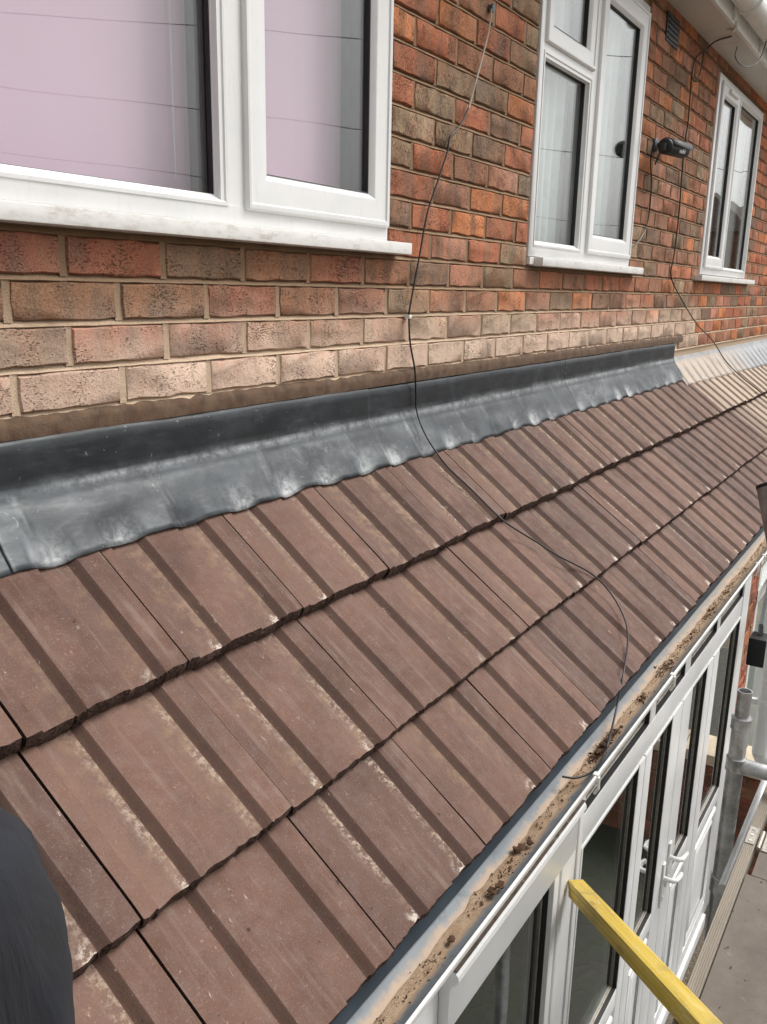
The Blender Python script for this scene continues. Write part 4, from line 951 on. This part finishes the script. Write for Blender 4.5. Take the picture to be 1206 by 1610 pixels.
P = [on_z(1150, 57, 1.245), on_y(1125, 65, -.05), on_y(1110, 78, -.016), on_y(1094, 92, -.012), on_y(1088, 115, -.012), on_y(1086, 140, -.012), on_y(1082, 190, -.012), on_y(1075, 240, -.012), on_y(1068, 330, -.012), on_y(1060, 400, -.012), on_y(1055, 434, -.012), on_y(1070, 468, -.02), on_y(1096, 510, -.03), on_y(1120, 535, -.05), on_y(1140, 566, -.09), on_roof(1165, 592, .03), on_roof(1190, 612, .012), on_roof(1206, 626, .008), on_roof(1240, 660, .008)]
b = MB(); b.tube(smooth_path(P), .0034, 6); b.build('black_sheath', M['cable'], c2, 60)
P = [on_y(1087, 118, -.014), on_y(1092, 128, -.03), on_y(1098, 122, -.04), on_y(1104, 100, -.03), on_y(1107, 82, -.016)]; b = MB(); b.tube(smooth_path(P), .003, 6); b.build('cable_loop', M['cable'], c2, 60)
c3 = thing('eaves_cable', (4.1, -.2, 1.2), 'thin black cable loop hanging below the white house gutter', 'cable')
P = [on_z(1159, 74, 1.246), on_y(1156, 88, -.20), on_y(1163, 100, -.22), on_y(1176, 105, -.23), on_y(1192, 97, -.235), on_y(1200, 80, -.235), on_y(1206, 60, -.235), on_y(1212, 40, -.24)]; b = MB(); b.tube(smooth_path(P), .003, 6); b.build('black_sheath', M['cable'], c3, 60)
# white conduit clipped round the fascia
c4 = thing('white_conduit', (3.7, -.19, 1.25), 'white cable bent round the fascia edge under the gutter', 'cable')
P = [on_y(1161, 12, -.195), on_y(1158, 40, -.192), on_z(1153, 48, 1.240), on_z(1142, 48, 1.244)]
for dx in (0, .018):
    b = MB(); b.tube([(p_.x+dx, p_.y, p_.z) for p_ in P], .005, 7); b.build('white_sheath', M['whitep'], c4, 60)

# ------------------------------------------------------------------ security camera
base = on_y(1029, 228, 0); sc_ = thing('security_camera', (base.x, -.02, base.z), 'small black bullet camera on a wall bracket between two windows', 'camera')
b = MB(); b.tube([(base.x, .001, base.z), (base.x, -.010, base.z), (base.x, -.016, base.z)], [.030, .030, .022], 18); b.build('base_plate', M['greyp'], sc_, 40)
h0 = on_y(1043, 229, -.085); h1 = on_y(1077, 238, -.108)
b = MB(); b.tube([(base.x, -.012, base.z), (base.x+.005, -.045, base.z-.004), h0], [.011, .010, .011], 10); b.tube([Vector(h0)-Vector((0, 0, .018)), Vector(h0)+Vector((0, 0, .010))], .013, 10); b.build('arm', M['blackp'], sc_, 40)
dv = (h1-h0).normalized(); b = MB(); q0 = h0+dv*.012
b.tube([q0, q0+dv*.006, q0+dv*.012, h1-dv*.03, h1-dv*.026], [.020, .031, .034, .033, .029], 18); bd = b.build('body', M['blackp'], sc_, 40)
sdn = dv.cross(Vector((0, 0, 1))).normalized(); upn = sdn.cross(dv)
b = MB()
b.grid(11, 2, lambda i, j: (q0+dv*(.02 if j == 0 else (h1-q0).length+.004))+(sdn*math.cos(math.pi*i/10)+upn*math.sin(math.pi*i/10))*.0375); vz = b.build('visor', M['blackp'], sc_, 40); vz.modifiers.new('t', 'SOLIDIFY').thickness = .003
b = MB(); b.tube([h1-dv*.026, h1-dv*.022], .027, 16); b.build('lens', M['paint'], sc_, 40)
tc = bpy.data.curves.new('logo', 'FONT'); tc.body = 'reolink'; tc.size = .026; tc.extrude = .0003; tc.align_x = 'CENTER'; tc.align_y = 'CENTER'
to = bpy.data.objects.new('logo_tmp', tc); col.objects.link(to); dg = bpy.context.evaluated_depsgraph_get(); lm = bpy.data.meshes.new_from_object(to.evaluated_get(dg)); bpy.data.objects.remove(to)
lm.materials.clear(); lm.materials.append(M['text']); mid = (q0+h1)/2; out = (CAM-mid); out = (out-dv*out.dot(dv)).normalized(); upt = out.cross(dv)
lo = bpy.data.objects.new('logo', lm); pos_ = mid+out*.0392-upt*.003; link(lo, sc_, pos_); lo.rotation_mode = 'QUATERNION'; lo.rotation_quaternion = Matrix((dv, upt, out)).transposed().to_quaternion()
b = MB(); b.tube(smooth_path([on_y(1028, 222, -.02), on_y(1023, 250, -.012), on_y(1024, 290, -.010), on_y(1020, 340, -.010), on_y(1010, 370, -.010), on_y(992, 392, -.012)]), .0028, 6); b.build('lead_wire', M['cable'], sc_, 60)
b = MB(); b.tube([h0, on_y(1030, 258, -.015)], .004, 6); b.build('pigtail', M['cable'], sc_)

# ------------------------------------------------------------------ person at the left edge
def person():
    hip = at_d(-98, 1480, .72); V = []; R = []; Eg = []
    def add(p, r, par=None):
        V.append(Vector(p)); R.append(r); i = len(V)-1
        if par is not None: Eg.append((par, i))
        return i
    hr = hip; pel = add(hr+Vector((-.13, .02, .03)), .155)
    rh = add(hr, .150, pel); k1 = add(hr+Vector((-.02, .01, -.20)), .125, rh); kn = add(hr+Vector((-.02, -.10, -.44)), .075, k1); c1_ = add(hr+Vector((-.01, -.25, -.62)), .07, kn)
    an = add((hr.x-.02, -1.14, DZ+.10), .045, c1_); add((hr.x+.0, -1.14, DZ+.045), .044, an); add((hr.x+.14, -1.12, DZ+.035), .034, len(V)-1)
    lh = add(hr+Vector((-.30, .02, .0)), .115, pel); l1 = add(hr+Vector((-.30, -.09, -.24)), .098, lh); l2 = add(hr+Vector((-.30, -.22, -.45)), .068, l1); l3 = add(hr+Vector((-.31, -.30, -.62)), .066, l2)
    la = add((hr.x-.33, -1.16, DZ+.10), .045, l3); add((hr.x-.33, -1.16, DZ+.045), .044, la); add((hr.x-.22, -1.12, DZ+.035), .034, len(V)-1)
    s1 = add(hr+Vector((-.25, .05, .20)), .145, pel); s2 = add(hr+Vector((-.36, .08, .40)), .15, s1); s3 = add(hr+Vector((-.42, .10, .50)), .10, s2); nk = add(hr+Vector((-.47, .11, .60)), .055, s3); hd = add(hr+Vector((-.52, .13, .70)), .085, nk); add(hr+Vector((-.55, .13, .80)), .075, hd)
    for sy in (-1, 1):
        a = add(V[s3]+Vector((-.02, sy*.17, -.03)), .062, s3); e = add(V[a]+Vector((-.05, sy*.05, -.28)), .046, a); wv = add(V[e]+Vector((-.20, -sy*.02, -.14)), .034, e); add(V[wv]+Vector((-.06, 0, -.03)), .036, wv); hp = len(V)-1
        for f_ in range(4): q = add(V[hp]+Vector((-.045, (f_-1.5)*.019, -.012)), .009, hp); add(V[q]+Vector((-.035, 0, -.018)), .008, q)
        q = add(V[wv]+Vector((-.035, -sy*.035, -.02)), .010, wv)
    me = bpy.data.meshes.new('person'); me.from_pydata([v-hip for v in V], Eg, []); me.update()
    o = bpy.data.objects.new('person', me); link(o, None, hip)
    o.modifiers.new('skin', 'SKIN').use_smooth_shade = True
    if not me.skin_vertices: pass
    for i, r in enumerate(R):
        me.skin_vertices[0].data[i].radius = (r, r); me.skin_vertices[0].data[i].use_root = (i == 0)
    o.modifiers.new('sub', 'SUBSURF').levels = 2; o.modifiers['sub'].render_levels = 2
    me.update(); dg = bpy.context.evaluated_depsgraph_get(); m2 = bpy.data.meshes.new_from_object(o.evaluated_get(dg)); o.modifiers.clear(); o.data = m2
    bm = bmesh.new(); bm.from_mesh(m2); bmesh.ops.subdivide_edges(bm, edges=[e_ for e_ in bm.edges if all(q.co.length < .27 for q in e_.verts)], cuts=3, use_grid_fill=True, smooth=.8); bm.to_mesh(m2); bm.free()
    m2.materials.clear(); m2.materials.append(M['cloth']); m2.materials.append(M['skin']); m2.materials.append(M['boot'])
    hc = V[hd]-hip; 
    for p in m2.polygons:
        p.use_smooth = True; c = p.center+hip
        if (c-V[hd]).length < .14 or c.z > V[nk].z+.01: p.material_index = 1
        elif c.z < DZ+.10: p.material_index = 2
        elif c.x < hip.x-.70 and c.z < hip.z+.25: p.material_index = 1
    # soft cloth folds
    for v in m2.vertices:
        c = v.co+hip
        if c.z < V[nk].z-.05 and c.z > DZ+.1: v.co += v.normal*(.006*nz(c.x*9, c.y*9, c.z*4)+.004*nz(c.x*28, c.y*28, c.z*7)+.0055*math.sin((c.x*.5+c.y*.8+c.z*.9)*70+6*nz(c.x*6, c.y*6, c.z*6))*max(0, nz(c.x*5+3, c.y*5, c.z*5)+.15))
    tag(o, 'person in dark navy work clothes leaning in beside the tiles', 'person')
    b = MB(); bm = bmesh.new(); bmesh.ops.create_icosphere(bm, subdivisions=3, radius=.105)
    bmesh.ops.delete(bm, geom=[q for q in bm.verts if q.co.z < -.01 and q.co.x < .03], context='VERTS'); b.bm(bm); hv = b.build('hair', M['hair'], o, 60, V[hd]+Vector((0, 0, .045)))
    return o
person()

# ------------------------------------------------------------------ what the windows mirror: street opposite, cables
def opp_house(x0, x1, zr, label):
    e = thing('opposite_house', ((x0+x1)/2, -14, GZ), label, 'house', 'houses across the street')
    b = MB(); b.box(x0, x1, -18, -10, GZ, zr-2.7); b.build('wall', M['fbrick'], e)
    b = MB(); b.add([(x0-.3, -9.6, zr-2.9), (x1+.3, -9.6, zr-2.9), (x1-1.5, -14, zr), (x0+1.5, -14, zr), (x0-.3, -18.4, zr-2.9), (x1+.3, -18.4, zr-2.9)], [(0, 1, 2, 3), (3, 2, 5, 4), (0, 3, 4), (1, 5, 2), (0, 4, 5, 1)]); b.build('roof', M['roofing'], e)
    for i in range(3):
        for z in (-3.1,):
            xa = x0+1+i*(x1-x0-3.2)/2; f = MB(); f.ring(xa, xa+1.4, z, z+1.25, [(0, -9.98), (0, -10.04), (.09, -10.04), (.09, -9.99)]); wf = f.build('window', M['upvc2'], e); f = MB(); f.box(xa+.08, xa+1.32, -10.02, -10.005, z+.08, z+1.17); f.build('pane', M['paint'], wf)
opp_house(25, 37, .55, 'brick house with hipped tiled roof mirrored in the window beside the bullet camera'); opp_house(59, 92, 6.9, 'long brick house with hipped tiled roof mirrored in the far window under the soffit')
def refl(px, py, Y):
    p = on_y(px, py, 0.0); r = ray(px, py); return Vector((p.x+r.x/r.y*Y, -Y, p.z+r.z/r.y*Y))
def over(pa, pb, Ya, label, drop=None):
    A = refl(pa[0], pa[1], Ya); r = ray(*pb); p = on_y(pb[0], pb[1], 0); Yb = (A.z-p.z)/(r.z/r.y); B = refl(pb[0], pb[1], Yb); d = (B-A).normalized()
    s0 = 16; s1 = (-A.y-.6)/d.y if d.y > .05 else 40; s1 = min(s1, 45)
    b = MB(); b.tube([A-d*s0, A, B, A+d*max(s1, 5)], .0075, 5); tag(b.build('overhead_cable', M['cable']), label, 'cable')
over((0, 20), (320, 42), 12, 'highest overhead cable mirrored in the window with the pink blind'); over((0, 135), (330, 173), 12, 'middle overhead cable mirrored in the window with the pink blind'); over((20, 243), (330, 280), 12, 'lowest overhead cable mirrored in the window with the pink blind')
